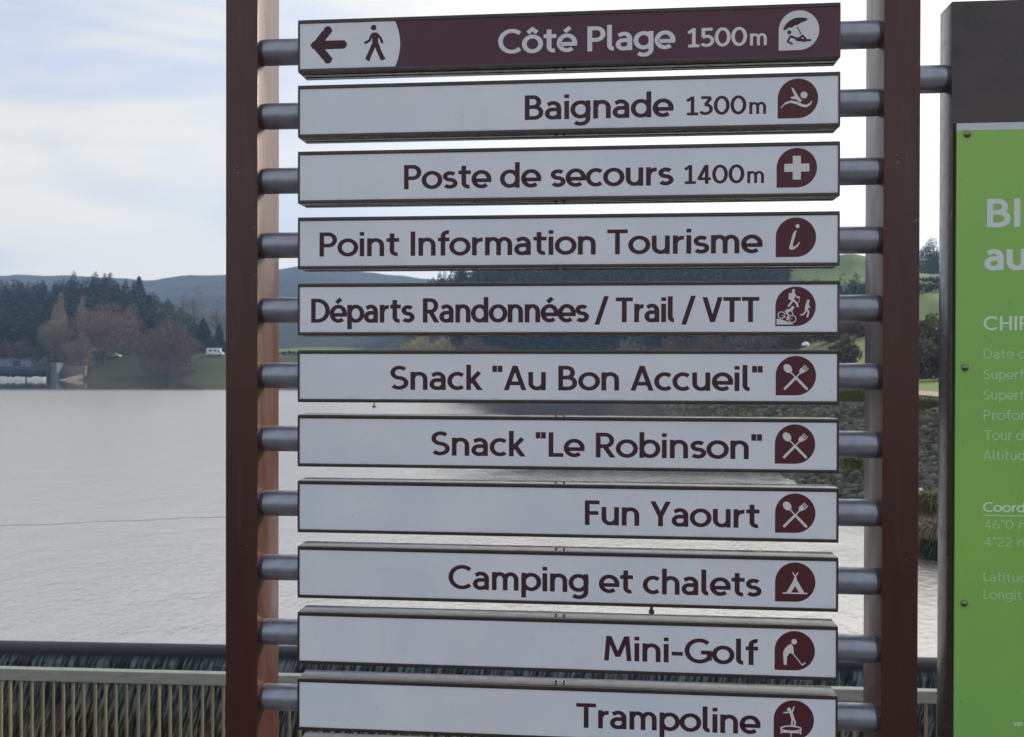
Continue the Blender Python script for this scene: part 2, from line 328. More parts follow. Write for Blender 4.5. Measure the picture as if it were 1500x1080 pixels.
def height(x, y):
    x = np.asarray(x, float); y = np.asarray(y, float)
    yy = np.maximum(y, 1.0); px = 750 + FPX * np.clip(x / yy, -3, 3)
    rr = np.hypot(x, y)
    mid = interp(px, MID); far = interp(px, FAR)
    # far side land: rises from the far shore to a ridge near 470 m, then the valley and the far hills
    fs = far_shore(x); d = y - fs
    zr = mid / FPX * 470
    k = np.clip((y - fs) / (470 - fs), 0, 1)
    lawn = -6 + np.clip(d, -30, 30) * .27 + np.clip(d - 30, 0, 60) * .04
    zl = np.maximum(lawn, -6.6) * (1 - k ** 1.3) + zr * k ** 1.3
    kf = np.clip((y - 470) / (1600 - 470), 0, 1)
    zf = far / FPX * 1600
    z_far = np.where(y < 470, zl, zr * (1 - kf) + zf * kf ** 1.25 - 10 * np.sin(np.pi * np.clip(kf * 1.4, 0, 1)))
    z_far = np.where(y > 1600, zf - (y - 1600) * .03, z_far)
    # right bank and the hillside above it
    sx = shore_x(y); q = x - sx
    bank = np.interp(q, [-9, 0, 10, 13, 22, 60], [-9.6, -6, -2.05, -1.95, -1.85, -1.2])
    zr2 = interp(px, MID) / FPX * 430
    kk = np.clip((y - 75) / (430 - 75), 0, 1) ** 1.15 * np.clip((q - 10) / 40, 0, 1)
    right = bank * (1 - kk) + zr2 * kk + kk * 3 * fbm(x, y, .02, 2)
    sm = np.clip((y - 330) / 100, 0, 1)
    zright = right * (1 - sm) + np.maximum(z_far, right * .6) * sm
    z = np.where(q > 0, np.maximum(zright, np.where(y > fs, z_far, -99)), np.where(d > 0, z_far, -9.6))
    z = np.where((q > -9) & (q <= 0) & (d <= 0), bank, z)
    # soft edge of far shore
    z = np.where((d <= 0) & (d > -14) & (q <= 0), np.maximum(z, -6 + d * .14 - .05), z)
    # left side of the lake well outside the picture
    z = np.where((x < -230) & (y > 30), np.maximum(z, -6 + np.minimum((-230 - x) * .1, 40)), z)
    # downstream of the weir: the channel
    ch = np.where(np.abs(x) < 11.2, -12.5, np.where(np.abs(x) < 14, -12.5 + (np.abs(x) - 11.2) / 2.8 * 9.5, -3.0 + np.clip(np.abs(x) - 14, 0, 1)))
    z = np.where(y < 19.0, np.where(x > 14, np.minimum(np.maximum(ch, -3), -2.0), ch), z)
    z = np.where((y < -30), -1.95 + np.clip(-y - 60, 0, 900) * .02, z)
    z = z + np.where((y > 330) & (z > -5), .5 * fbm(x, y, .03, 3), 0) + np.where(y > 900, 4 * fbm(x, y, .012, 4), 0)
    return z + EYE
az = np.concatenate([np.arange(-180, -50, 4), np.arange(-50, 50, .22), np.arange(50, 181, 4)])
rad = np.concatenate([[0.5], np.geomspace(8, 120, 110), np.geomspace(123, 1960, 120)])
A, RR = np.meshgrid(np.radians(az), rad, indexing='ij'); X = RR * np.sin(A); Y = RR * np.cos(A); Z = height(X, Y)
na, nr = A.shape; V = np.stack([X, Y, Z], -1).reshape(-1, 3)
i, j = np.meshgrid(np.arange(na - 1), np.arange(nr - 1), indexing='ij'); i = i.ravel(); j = j.ravel()
F = np.stack([i * nr + j, i * nr + j + 1, (i + 1) * nr + j + 1, (i + 1) * nr + j], -1)
ground = fast('ground', V, F, M['ground']); tag(ground, kind='structure'); ground.data.polygons.foreach_set('use_smooth', [True] * len(ground.data.polygons))
PXv = 750 + FPX * np.clip(X / np.maximum(Y, 1), -3, 3)
cov = np.where(Y > 620, 1.0, np.where((Y > 345) & ((PXv < 290) | ((PXv > 590) & (PXv < 1140))), .5, 0.0)).ravel()
cov = np.where(((PXv < 600) & (Y > 300) & (Y < 362)).ravel(), np.interp(PXv.ravel(), [230, 330], [.44, .34]), cov); cov = np.where(((PXv > 520) & (PXv < 1150) & (Y > 300)).ravel(), np.maximum(cov, np.interp(PXv.ravel(), [520, 620], [.3, .5])), cov); cov = np.where((RR.ravel() < 300), 0.0, cov)  # far left lawn: shade under the trees put in as wood-floor colour
at_ = ground.data.attributes.new('cover', 'FLOAT', 'POINT'); at_.data.foreach_set('value', cov.astype(np.float32))

# ------------------------------------------------------------ lake, weir, falling water
CR = Matrix.Rotation(R(-3.1), 4, 'Z'); CY = 19.75       # weir crest line crosses x=0 at y=CY
def crest(x, y=0, z=0): p = CR @ Vector((x, y, 0)); return Vector((p.x, p.y + CY, z))
# one sheet: fine near the weir, wide beyond
lake = mobj('lake_water', [crest(-240, .60, WZ), crest(14.5, .60, WZ), Vector((110, 360, WZ)), Vector((-240, 360, WZ))], [[0, 1, 2, 3]], M['water']); tag(lake, kind='structure')
# falling water: a sheet that bends over the crest and runs down in ridges
XW = np.linspace(-13.5, 12.8, 1900)
prof = []
for a in np.linspace(0, 76, 20): prof.append((.62 - .66 * math.sin(R(a)), -.34 * (1 - math.cos(R(a))), a / 76))
yl, zl, _ = prof[-1]
for k in range(1, 26): prof.append((yl - .10 * k * .26, zl - .26 * k, 1.0))
V = []
wob = np.array([noise.noise(Vector((x * 1.1, 3.3, 0))) for x in XW])
for q, (py_, pz, k) in enumerate(prof):
    sh = max(0, -pz) * .25                              # the ridges lean
    r1 = np.array([noise.noise(Vector(((x + sh) * 10.0, pz * .4, 1.0))) + .6 * noise.noise(Vector(((x + sh) * 26.0, pz * .6, 5.0))) for x in XW])
    amp = .12 * max(0, (k - .66) / .34) * min(1, .45 + abs(pz) * .6)
    yy = py_ - .0 + r1 * amp + wob * .03 * k
    for x, y2 in zip(XW, yy):
        p = CR @ Vector((x, y2, 0)); V.append((p.x, p.y, pz - (.02 * wob[0] if 0 else 0)))
n = len(XW); m_ = len(prof); i, j = np.meshgrid(np.arange(m_ - 1), np.arange(n - 1), indexing='ij'); i = i.ravel(); j = j.ravel()
F = np.stack([i * n + j, (i + 1) * n + j, (i + 1) * n + j + 1, i * n + j + 1], -1)
fall = fast('falling_water', V, F, M['fall']); fall.location = (0, CY, WZ); tag(fall, kind='structure'); fall.data.polygons.foreach_set('use_smooth', [True] * len(F))
for s_, xx in ((0, -13.9), (1, 13.2)):                   # concrete cheeks at both ends of the weir
    c0 = crest(xx); b = MB().box(-.45, .45, -18, 1.2, -8, .9, .03).build('weir_wall', M['concrete']); b.location = (c0.x, c0.y, WZ); b.rotation_euler = (0, 0, R(-3.1))
    tag(b, ['grey concrete side wall at the left end of the weir', 'grey concrete side wall at the right end of the weir'][s_], 'wall')
pool = mobj('tailwater', [(-15, 2.9, EYE - 12.2), (15, 2.9, EYE - 12.2), (15, 19.6, EYE - 12.2), (-15, 19.6, EYE - 12.2)], [[0, 1, 2, 3]], M['water']); tag(pool, kind='structure')
# promenade the sign stands on, with a kerb, and the lower walkway that carries the railing
pr = MB().box(-60, 60, -70, 2.95, -12, -.02).build('promenade', M['asphalt']); tag(pr, kind='structure')
kb = MB().box(-60, 60, 2.953, 3.25, -12, .11, .01).build('kerb', M['concrete']); tag(kb, kind='structure')
RZ = -R(3.9); RY = 6.35
dk = MB().box(-6.5, 6.5, -1.9, .32, -.28, 0, .01).build('walkway', M['concrete']); tag(dk, kind='structure')
DECKZ = at(400, 995, RY).z - 1.06; dk.location = (0, RY, DECKZ); dk.rotation_euler = (0, 0, RZ)
rail_t = empty('railing', (0, RY, DECKZ), (0, 0, RZ)); tag(rail_t, 'low metal railing with thin beige upright bars in front of the weir', 'railing')
H = 1.06
MB().box(-6.4, 6.4, -.032, .032, H - .078, H, .006).build('handrail', M['rail'], rail_t)
MB().box(-6.4, 6.4, -.015, .015, .09, .13).build('bottom_rail', M['rail'], rail_t)
for x in (-6.3, -4.2, .1, 1.9, 4.6, 6.3): MB().box(x - .02, x + .02, -.02, .02, 0, H - .08).build('post', M['rail'], rail_t)
bar0 = MB().tube((0, 0, .13), (0, 0, H - .079), .0100, n=8).build('baluster', M['bar'], rail_t, True)
xs = np.arange(-5.3, 5.3, .0735); bar0.location = (xs[0], 0, 0)
for x in xs[1:]:
    c = bar0.copy(); COL.objects.link(c); c.parent = rail_t; c.location = (x + random.uniform(-.004, .004), random.uniform(-.002, .002), 0); c.rotation_euler = (0, random.uniform(-.006, .006), random.uniform(0, 3))

# ============================================================ PLANTS
def twigs(n, c, rx, rz, size, width, bias=.55, up_=.5, rg=rng, shape=None):
    """slivers spread in an ellipsoid shell, pointing out and up"""
    d = rg.normal(size=(n, 3)); d /= np.linalg.norm(d, axis=1)[:, None]
    rr = rg.random(n) ** bias
    lump = 1 + .22 * np.sin(d[:, 0] * 5 + c[0]) * np.cos(d[:, 1] * 4 + c[1]) + .16 * np.sin(d[:, 2] * 7 + c[0] * 2) + .10 * np.sin(d[:, 0] * 11 + d[:, 2] * 9)
    p = d * rr[:, None] * lump[:, None] * np.array([rx, rx, rz])
    if shape: p = shape(p)
    P = p + np.array(c); dirs = d * .8 + rg.normal(size=(n, 3)) * .45; dirs[:, 2] += up_; dirs /= np.linalg.norm(dirs, axis=1)[:, None]
    L = size * (.5 + rg.random(n))[:, None]; sd = np.cross(dirs, rg.normal(size=(n, 3))); sd /= np.linalg.norm(sd, axis=1)[:, None] + 1e-9
    W = width * (.5 + rg.random(n))[:, None]
    V = np.stack([P - dirs * L * .5 - sd * W, P - dirs * L * .5 + sd * W, P + dirs * L * .5], 1).reshape(-1, 3)
    return V
def tri(V): return np.arange(len(V), dtype=np.int32).reshape(-1, 3)
def limbs(h, spread, r0, seed, n=7, start=.25):
    rg = random.Random(seed); mb = MB(); pts = [Vector((0, 0, -.4))]; x = y = 0
    for k in range(1, 6):
        x += rg.uniform(-.03, .03) * h; y += rg.uniform(-.03, .03) * h; pts.append(Vector((x, y, h * k / 5 * .85)))
    for k in range(5): mb.tube(pts[k], pts[k + 1], r0 * (1 - k * .17), r0 * (1 - (k + 1) * .17), 7, False)
    for k in range(n):
        t = start + (.85 - start) * k / n; a = k * 2.4 + rg.random(); b = pts[0].lerp(pts[-1], t)
        s = spread * rg.uniform(.5, .9); m = b + Vector((math.cos(a) * s * .5, math.sin(a) * s * .5, s * .3)); e = b + Vector((math.cos(a) * s, math.sin(a) * s, s * .8))
        mb.tube(b, m, r0 * .45, r0 * .28, 5, False); mb.tube(m, e, r0 * .28, r0 * .08, 5, False)
        for w_ in range(3):
            e2 = m + Vector((rg.uniform(-1, 1), rg.uniform(-1, 1), rg.uniform(.3, 1.1))) * s * .55; mb.tube(m, e2, r0 * .18, r0 * .05, 4, False)
    return mb
def ground_z(x, y): return float(height(np.array([x]), np.array([y]))[0])
def bare_tree(name, label, cat, px, D, top, wpx, m, n=2600, group=None, seed=1, zlow=.2, foot=None, tall=False, size=.9, width=.055):
    """top: photo row of the crown's top; wpx: crown width in photo pixels"""
    p = at(px, top, D); z0 = ground_z(p.x, D) if foot is None else foot; h = p.z - z0; rx = wpx / FPX * D / 2
    t = empty(name, (p.x, D, z0)); tag(t, label, cat, group)
    limbs(h, rx * .9, max(.12, h * .022), seed).build('trunk', M['bark'], t, True)
    zc = h * (zlow + 1) / 2; rz = h * (1 - zlow) / 2
    rg = np.random.default_rng(seed)
    V = twigs(int(n * 1.7), (0, 0, zc), rx, rz, size, width * 1.35, .45, .6, rg)
    fast('crown', V, tri(V), m, t); return t
def conifer_V(h, r, n, rg):
    t = rg.random(n) ** .62; t = 1 - t                   # more foliage low down
    t = 1 - rg.random(n) ** 1.5 if False else rg.random(n) ** 1.35
    a = rg.random(n) * 2 * np.pi; tier = 1 - .30 * ((t * 11) % 1); rad_ = r * (1 - t) ** .9 * tier * (.45 + .55 * rg.random(n) ** .5) * (1 + .18 * np.sin(a * 3 + t * 9))
    P = np.stack([rad_ * np.cos(a), rad_ * np.sin(a), h * (.08 + .92 * t)], -1)
    dr = np.stack([np.cos(a), np.sin(a), -.35 + .5 * rg.random(n)], -1); sd = np.stack([-np.sin(a), np.cos(a), .3 * rg.normal(size=n)], -1)
    L = (.13 * h * (1 - t) + .04 * h)[:, None] * (.5 + rg.random(n))[:, None]; W = L * .5
    return np.stack([P - sd * W, P + sd * W, P + dr * L], 1).reshape(-1, 3)
def conifer(name, label, px, D, top, wpx, group=None, seed=1, n=900, m='conifer', zbase=None):
    p = at(px, top, D); z0 = ground_z(p.x, D); h = p.z - z0
    t = empty(name, (p.x, D, z0)); tag(t, label, 'tree', group); rg = np.random.default_rng(seed)
    MB().tube((0, 0, -.4), (0, 0, h * .95), .02 * h, .03, 7, False).build('trunk', M['bark'], t, True)
    V = conifer_V(h, wpx / FPX * D / 2, int(n * 1.8), rg); fast('crown', V, tri(V), M[m], t); return t
def blob_tree(name, label, px, D, top, wpx, m, group=None, seed=1, n=1500, zlow=.15, size=.8, cat='tree'):
    p = at(px, top, D); z0 = ground_z(p.x, D); h = p.z - z0; rx = wpx / FPX * D / 2
    t = empty(name, (p.x, D, z0)); tag(t, label, cat, group); rg = np.random.default_rng(seed)
    limbs(h * .9, rx * .7, max(.05, h * .025), seed, 5).build('trunk' if cat == 'tree' else 'stem', M['bark'], t, True)
    V = twigs(n, (0, 0, h * (zlow + 1) / 2), rx, h * (1 - zlow) / 2, size, size * .34, .4, .2, rg); fast('crown' if cat == 'tree' else 'foliage', V, tri(V), M[m], t); return t

# --- woods that read as one mass
def wood(name, spots, m, label, hlo, hhi, nt=150, broad=False):
    Vs = []; rg = np.random.default_rng(len(spots))
    xs_ = np.array([s[0] for s in spots]); ys_ = np.array([s[1] for s in spots]); zs_ = height(xs_, ys_)
    for x, y, z in zip(xs_, ys_, zs_):
        h = rg.uniform(hlo, hhi)
        if broad and rg.random() < broad: V = twigs(nt, (0, 0, h * .5), h * .36, h * .42, 1.1, .38, .4, .2, rg)
        else: V = conifer_V(h, h * rg.uniform(.17, .26), nt, rg)
        Vs.append(V + np.array([x, y, z - .3]))
    V = np.concatenate(Vs); o = fast(name, V, tri(V), M[m]); tag(o, label, 'forest', kind='stuff'); return o
def spots(n, pxlo, pxhi, dlo, dhi, rg, keep=lambda px, D: True):
    out = []
    while len(out) < n:
        px = rg.uniform(pxlo, pxhi); D = rg.uniform(dlo, dhi)
        if keep(px, D): out.append(((px - 750) / FPX * D, D))
    return out
rg = np.random.default_rng(3)
wood('left_wood'.replace('left_', 'pine_'), spots(820, -420, 290, 333, 500, rg, lambda px, D: (px < 70) or (D > 352 and (px < 200 or D > 352 + (px - 200) * .9))), 'conifer', 'dark pine wood covering the slope across the lake on the left', 10, 17, 330)
wood('hillside_wood', spots(900, 600, 1150, 345, 480, rg, lambda px, D: px > 660 or D > 400), 'conifer', 'dark evergreen wood on the hillside behind the direction boards', 9, 16, 240, .12)
wood('mixed_wood', spots(120, 1020, 1215, 300, 420, rg), 'broad', 'mixed green trees at the edge of the hillside fields', 5, 10, 150, .8)
# --- trees one can tell apart, left shore
conifer('conifer', 'tall dark conifer spire standing above the left wood near the dip in the hills', 204, 470, 405, 17, 'conifers rising above the left wood', 1, 1300)
conifer('conifer', 'dark pointed conifer left of the tallest spire on the left skyline', 137, 470, 410, 20, 'conifers rising above the left wood', 2, 1200)
conifer('conifer', 'broad dark conifer farthest left of the skyline spires', 108, 468, 413, 24, 'conifers rising above the left wood', 3, 1200)
conifer('conifer', 'slim dark conifer between the two taller skyline spires', 172, 472, 414, 12, 'conifers rising above the left wood', 4, 900)
conifer('conifer', 'small dark conifer with sharp tip on the wood edge above the white camper', 219, 400, 432, 26, 'conifers at the right edge of the left wood', 5, 1000)
conifer('conifer', 'bushy dark conifer left of the small lone conifer near the camper', 298, 362, 466, 34, 'conifers at the right edge of the left wood', 6, 1200)
conifer('conifer', 'small lone conifer just above the white camper', 321, 372, 474, 18, 'conifers at the right edge of the left wood', 7, 700)
for k, (px, D, top, wp) in enumerate([(232, 372, 446, 40), (255, 366, 452, 44), (275, 360, 462, 36)]):
    blob_tree('evergreen_tree', ['dull green rounded tree on the wood edge, leftmost of three', 'dull green rounded tree on the wood edge, middle of three', 'dull green rounded tree on the wood edge, rightmost of three'][k], px, D, top, wp, 'broad', 'green trees on the wood edge', 20 + k, 1800, .1, 1.0)
bare_tree('poplar', 'tall slender tan poplar, bare, left of the rusty round tree', 'tree', 87, 338, 434, 22, M['twig_tan'], 2600, None, 31, .08)
bare_tree('bare_tree', 'pale tan bushy tree at the foot of the tall poplar', 'tree', 84, 331, 462, 50, M['twig_tan'], 3200, None, 32, .08)
bare_tree('poplar', 'narrow pale bare poplar behind the rusty round tree', 'tree', 120, 345, 436, 16, M['twig_tan'], 1300, None, 33, .08)
bare_tree('bare_tree', 'big round rusty brown bare tree on the far shore lawn', 'tree', 152, 334, 446, 84, M['twig_rust'], 5600, None, 34, .16)
bare_tree('bare_tree', 'low tan shrubby tree between the boathouse and the rusty tree', 'tree', 118, 327, 492, 44, M['twig_tan'], 2600, None, 35, .06)
bare_tree('bare_tree', 'wide dark brown bare tree reaching down to the water beside the lawn', 'tree', 246, 322, 472, 92, M['twig_brown'], 8200, None, 36, .0, size=1.0, width=.08)
bare_tree('bare_tree', 'rusty bare tree right of the big round one', 'tree', 190, 345, 448, 40, M['twig_rust'], 2300, None, 38, .1)
bare_tree('bare_tree', 'grey bare tree in front of the blue hills above the camper', 'tree', 287, 420, 424, 34, M['twig_grey'], 1100, None, 39, .2)
bare_tree('bare_tree', 'thin grey bare tree with upright twigs at the end of the wood', 'tree', 270, 410, 428, 22, M['twig_grey'], 700, None, 40, .2)
bare_tree('bare_tree', 'rounded grey brown bare tree beside the brown post', 'tree', 318, 430, 444, 38, M['twig_brown'], 1600, None, 41, .1)
for k, (px, D, top, wp, mm) in enumerate([(8, 330, 500, 34, 'twig_brown'), (32, 328, 498, 38, 'twig_brown'), (58, 326, 503, 30, 'broad'), (-20, 332, 496, 40, 'twig_brown')]):
    blob_tree('shrub', ['low brown shrub above the left end of the boathouse', 'low brown shrub above the middle of the boathouse', 'low dark green shrub above the right end of the boathouse', 'low brown shrub cut by the left picture edge'][k], px, D, top, wp, mm, 'shrubs behind the boathouse', 50 + k, 1500, .0, .7, 'shrub')
blob_tree('shrub', 'small pale tan shrub beside the blue grey pillar of the boathouse', 64, 321, 523, 18, 'twig_tan', None, 60, 500, .0, .6, 'shrub')
# --- centre strip between the boards, fields and hillside on the right
bare_tree('willow', 'yellowish bare willow on the far shore seen in the gap below the fifth board', 'tree', 614, 330, 492, 50, M['twig_yellow'], 3000, None, 61, .0)
bare_tree('willow', 'olive yellow willow right of the brighter one below the fifth board', 'tree', 648, 332, 494, 40, M['twig_yellow'], 2400, None, 62, .0)
bare_tree('bare_tree', 'brown bare tree beside the yellow willows below the fifth board', 'tree', 692, 332, 493, 50, M['twig_brown'], 2600, None, 63, .0)
for k, (px, D, top, wp, mm) in enumerate([(925, 250, 486, 70, 'twig_grey'), (985, 240, 484, 60, 'twig_brown'), (1040, 230, 480, 60, 'twig_brown'), (1105, 215, 478, 70, 'twig_grey'), (1165, 200, 480, 60, 'twig_brown'), (1215, 180, 468, 60, 'twig_brown'), (1258, 170, 466, 52, 'twig_rust'), (1310, 165, 476, 50, 'twig_brown')]):
    bare_tree('bare_tree', ['grey bare tree behind the letters of the fifth board, farthest left of the row', 'brown bare tree second from the left in the row below the fifth board', 'brown bare tree third from the left in the row below the fifth board', 'grey bare tree fourth from the left in the row below the fifth board', 'brown bare tree left of the white parasol below the fifth board', 'brown bare tree just below the right end of the fifth board', 'orange brown bare tree seen between the boards and the right post', 'brown bare tree mostly hidden behind the right post'][k], 'tree', px, D, top, wp, M[mm], 2600, 'bare trees along the right shore', 70 + k, .0, size=.7)
for k, (px, D, top, wp, mm) in enumerate([(1362, 118, 462, 46, 'olive'), (1352, 92, 498, 40, 'twig_grey'), (1380, 88, 504, 44, 'twig_brown'), (1238, 108, 494, 44, 'twig_grey'), (1395, 125, 470, 40, 'broad')]):
    blob_tree('bush', ['olive green bush between the right post and the green panel', 'grey twiggy bush above the sandy path between post and panel', 'dark brown bush behind the edge of the green panel', 'grey twiggy bush above the stones beside the right post', 'dull green bush hidden by the green panel edge'][k], px, D, top, wp, mm, 'bushes above the stone bank', 80 + k, 3000, .0, .35, 'bush')
blob_tree('round_tree', 'dark round tree on the skyline of the green field between post and panel', 1362, 415, 352, 38, 'broad', None, 90, 6500, .05, .6)
blob_tree('round_tree', 'dark round tree on the skyline hidden by the green panel edge', 1388, 412, 356, 34, 'broad', None, 91, 5000, .05, .6)
for k, (px, D, top, wp) in enumerate([(1232, 330, 404, 26), (1252, 322, 402, 30), (1276, 318, 408, 30), (1356, 330, 416, 30), (1374, 320, 420, 26), (1300, 318, 414, 36)]):
    blob_tree('hedge_tree', ['rounded hedge tree in the green field, leftmost beside the fourth board', 'rounded hedge tree in the green field beside the fourth board, nearest the right post', 'hedge tree in the field just left of the right post', 'pale hedge tree in the field between post and panel', 'hedge tree in the field at the edge of the panel', 'hedge tree hidden behind the right post'][k], px, D, top, wp, 'broad', 'hedge trees in the hillside field', 95 + k, 1100, .0, .8)
def hedge(label, pts, D, hgt, m, n, seed):
    V = []; rg = np.random.default_rng(seed)
    for k in range(n):
        px = rg.uniform(*pts); DD = D + rg.normal() * 1.2; x = (px - 750) / FPX * DD; z = ground_z(x, DD)
        V.append(twigs(14, (x, DD, z + hgt * .45), .9, hgt * .5, .7, .25, .5, .2, rg))
    V = np.concatenate(V); o = fast('hedge', V, tri(V), M[m]); tag(o, label, 'hedge'); return o
hedge('dark green hedge line crossing the hillside field, the upper one', (1190, 1460), 268, 1.8, 'conifer', 200, 5)
hedge('dark hedge line lower on the hillside field above the brown trees', (1190, 1460), 215, 2.2, 'broad', 220, 6)
hedge('thin dark hedge along the lawn across the lake by the brown post', (330, 600), 352, 1.6, 'broad', 120, 8)

# ============================================================ THINGS ACROSS THE LAKE
# boathouse on the left
bh = empty('boathouse', at(36, 558, 316)); bh.location.z = WZ; tag(bh, 'blue grey boathouse with a dark deck standing over the water at the left', 'boathouse')
u = 316 / FPX
def bx(x0, x1, y0, y1, r0, r1): return MB().box((x0 - 36) * u, (x1 - 36) * u, y0, y1, (558.5 - r1) * u, (558.5 - r0) * u)
bx(-60, 74, -.4, 7, 539, 544.5).build('deck', M['dark_wood'], bh)
wl = bx(-60, 40, 2.2, 6.4, 528, 539).build('wall', M['slate_wall'], bh)
bx(14, 25, 2.05, 2.2, 530, 538).build('window', M['glass'], wl); bx(-30, -8, 2.05, 2.2, 530, 538).build('window', M['glass'], wl)
bx(-62, 43, 1.4, 7, 526.2, 528).build('roof', M['dark_wood'], bh)
bx(-60, 74, 6.0, 6.6, 544.5, 560).build('back_wall', M['slate_wall'], bh)
for x in (-55, -32, -8, 15, 70): bx(x - 1, x + 1.2, -.3, .3, 544.5, 564).build('post', M['dark_wood'], bh)
bx(73, 82, .5, 6, 533, 562).build('end_pillar', M['pillar'], bh)
for k in range(14): bx(-58 + k * 9.4, -57.5 + k * 9.4, -.3, -.2, 535, 539).build('rail_post', M['dark_wood'], bh)
bx(-60, 74, -.32, -.2, 534.5, 535.2).build('handrail', M['dark_wood'], bh)
def boat(px, L, label):
    p = at(px, 556, 314.5); t = empty('boat', (p.x, 314.5, WZ)); tag(t, label, 'boat', 'white boats under the boathouse deck')
    n = 9; V = []; F_ = []
    for k in range(n):
        s = -1 + 2 * k / (n - 1); wv = .9 * (1 - max(0, s) ** 3 * .9); zt = .85 + .25 * max(0, s) ** 2
        V += [(s * L / 2, -wv, zt), (s * L / 2, -wv * .6, -.1), (s * L / 2, wv * .6, -.1), (s * L / 2, wv, zt)]
    for k in range(n - 1):
        for q in range(3): F_.append([k * 4 + q, k * 4 + q + 1, k * 4 + q + 5, k * 4 + q + 4])
    F_ += [[0, 3, 2, 1], [n * 4 - 4, n * 4 - 3, n * 4 - 2, n * 4 - 1]]
    mobj('hull', V, F_, M['white'], t)
    MB().box(-L * .44, L * .36, -.75, .75, .62, .72).build('deck', M['white'], t)
    MB().box(-L * .2, L * .12, -.5, .5, .72, 1.15, .08).build('seat', M['white'], t)
boat(6, 5.0, 'white boat under the deck, leftmost, cut by the picture edge'); boat(27, 4.4, 'white boat under the boathouse deck, the middle one'); boat(54, 5.8, 'white boat under the deck nearest the end pillar')
p0 = at(86, 545, 321); rw = MB().prism([((84 - 86) * u, -1.5), ((125 - 86) * u, 1.2), ((126 - 86) * u, 4.6), ((88 - 86) * u, 4.4)], 0, 1.2).build('retaining_wall', M['mauve_wall']); rw.location = (p0.x, 321, WZ); tag(rw, 'mauve grey retaining wall right of the boathouse on the far shore', 'wall')
a = at(84, 559, 315); sl = mobj('slipway', [(a.x, 314.6, WZ - .1), (a.x + 1.6, 314.4, WZ - .1), (a.x + 6.0, 320.4, WZ + 1.75), (a.x + 4.6, 320.9, WZ + 1.75), (a.x, 314.6, WZ - .6), (a.x + 1.6, 314.4, WZ - .6), (a.x + 6.0, 320.4, WZ + .3), (a.x + 4.6, 320.9, WZ + .3)], [[0, 1, 2, 3], [0, 4, 5, 1], [1, 5, 6, 2], [2, 6, 7, 3], [3, 7, 4, 0]], M['ramp']); tag(sl, 'pale slipway running up from the water beside the boathouse', 'slipway')
# camper van on the lawn
def camper():
    p = at(315, 520, 347); z0 = ground_z(p.x, 347); v = empty('camper_van', (p.x, 347, z0), (0, 0, R(6))); v.scale = (.85, .85, .85); tag(v, 'white camper van parked on the far lawn beside the left brown post', 'camper van')
    prof_ = [(-3.3, .5), (-3.3, 3.0), (-3.1, 3.15), (1.9, 3.15), (2.5, 2.9), (2.2, 2.2), (2.75, 1.5), (3.3, 1.25), (3.35, .5)]
    MB().prism(prof_, -1.1, 1.1).build('body', M['white'], v)
    for x0, x1, z0_, z1 in ((-2.4, -1.2, 1.8, 2.4), (-.4, .7, 1.8, 2.4), (1.4, 2.1, 1.5, 2.1)):
        MB().box(x0, x1, -1.14, -1.08, z0_, z1).build('window', M['glass'], v)
    for x in (-2.1, 2.3):
        for y in (-1.0, 1.0): MB().lathe([(-.12, 0), (-.12, .36), (.12, .36), (.12, 0)], 'y', 16, (x, y, .36)).build('wheel', M['rubber'], v)
    MB().box(-3.3, 3.35, -1.13, 1.13, .28, .5).build('bumper', M['dark_wood'], v)
camper()
def car(px, py, D, label, rot, m):
    p = at(px, py, D); z0 = ground_z(p.x, D); v = empty('parked_car', (p.x, D, z0), (0, 0, R(rot))); tag(v, label, 'car')
    MB().prism([(-2.1, .35), (-2.15, .85), (-1.9, 1.0), (-1.2, 1.45), (.4, 1.48), (1.1, 1.0), (2.0, .85), (2.1, .35)], -.85, .85).build('body', m, v)
    MB().prism([(-1.15, 1.0), (-.95, 1.36), (.35, 1.38), (.9, 1.0)], -.87, .87).build('windows', M['glass'], v)
    for x in (-1.35, 1.3):
        for y in (-.8, .8): MB().lathe([(-.1, 0), (-.1, .32), (.1, .32), (.1, 0)], 'y', 14, (x, y, .32)).build('wheel', M['rubber'], v)
car(134, 518, 343, 'small white car parked under the tan trees left of the rusty tree', 15, M['white'])
car(168, 521, 341, 'pale beige car parked behind the trunk of the rusty round tree', -8, M['cream'])
# far marker buoy and the floating line
p = at(548, 597, 6.0 * FPX / (597 - 531)); by = MB().lathe([(-.2, 0), (-.2, .28), (.12, .30), (.22, .10), (.62, .07), (.64, 0)], 'z', 14).build('buoy', M['rubber'], None, True); by.location = (p.x, p.y, WZ); tag(by, 'small dark buoy floating alone on the lake below the sixth board', 'buoy')
rp = MB(); a = at(-300, 786, 33.6); b = at(437, 752, 38.6); a.z = b.z = WZ + .006; prev = a
for k in range(1, 41):
    q = a.lerp(b, k / 40); q.y += .10 * math.sin(k * .9); q.z = WZ + .006; rp.tube(prev, q, .0075, n=6, cap=False); prev = q
o = rp.build('floating_line', M['rope'], None, True); tag(o, 'thin dark line floating across the near part of the lake on the left', 'rope')
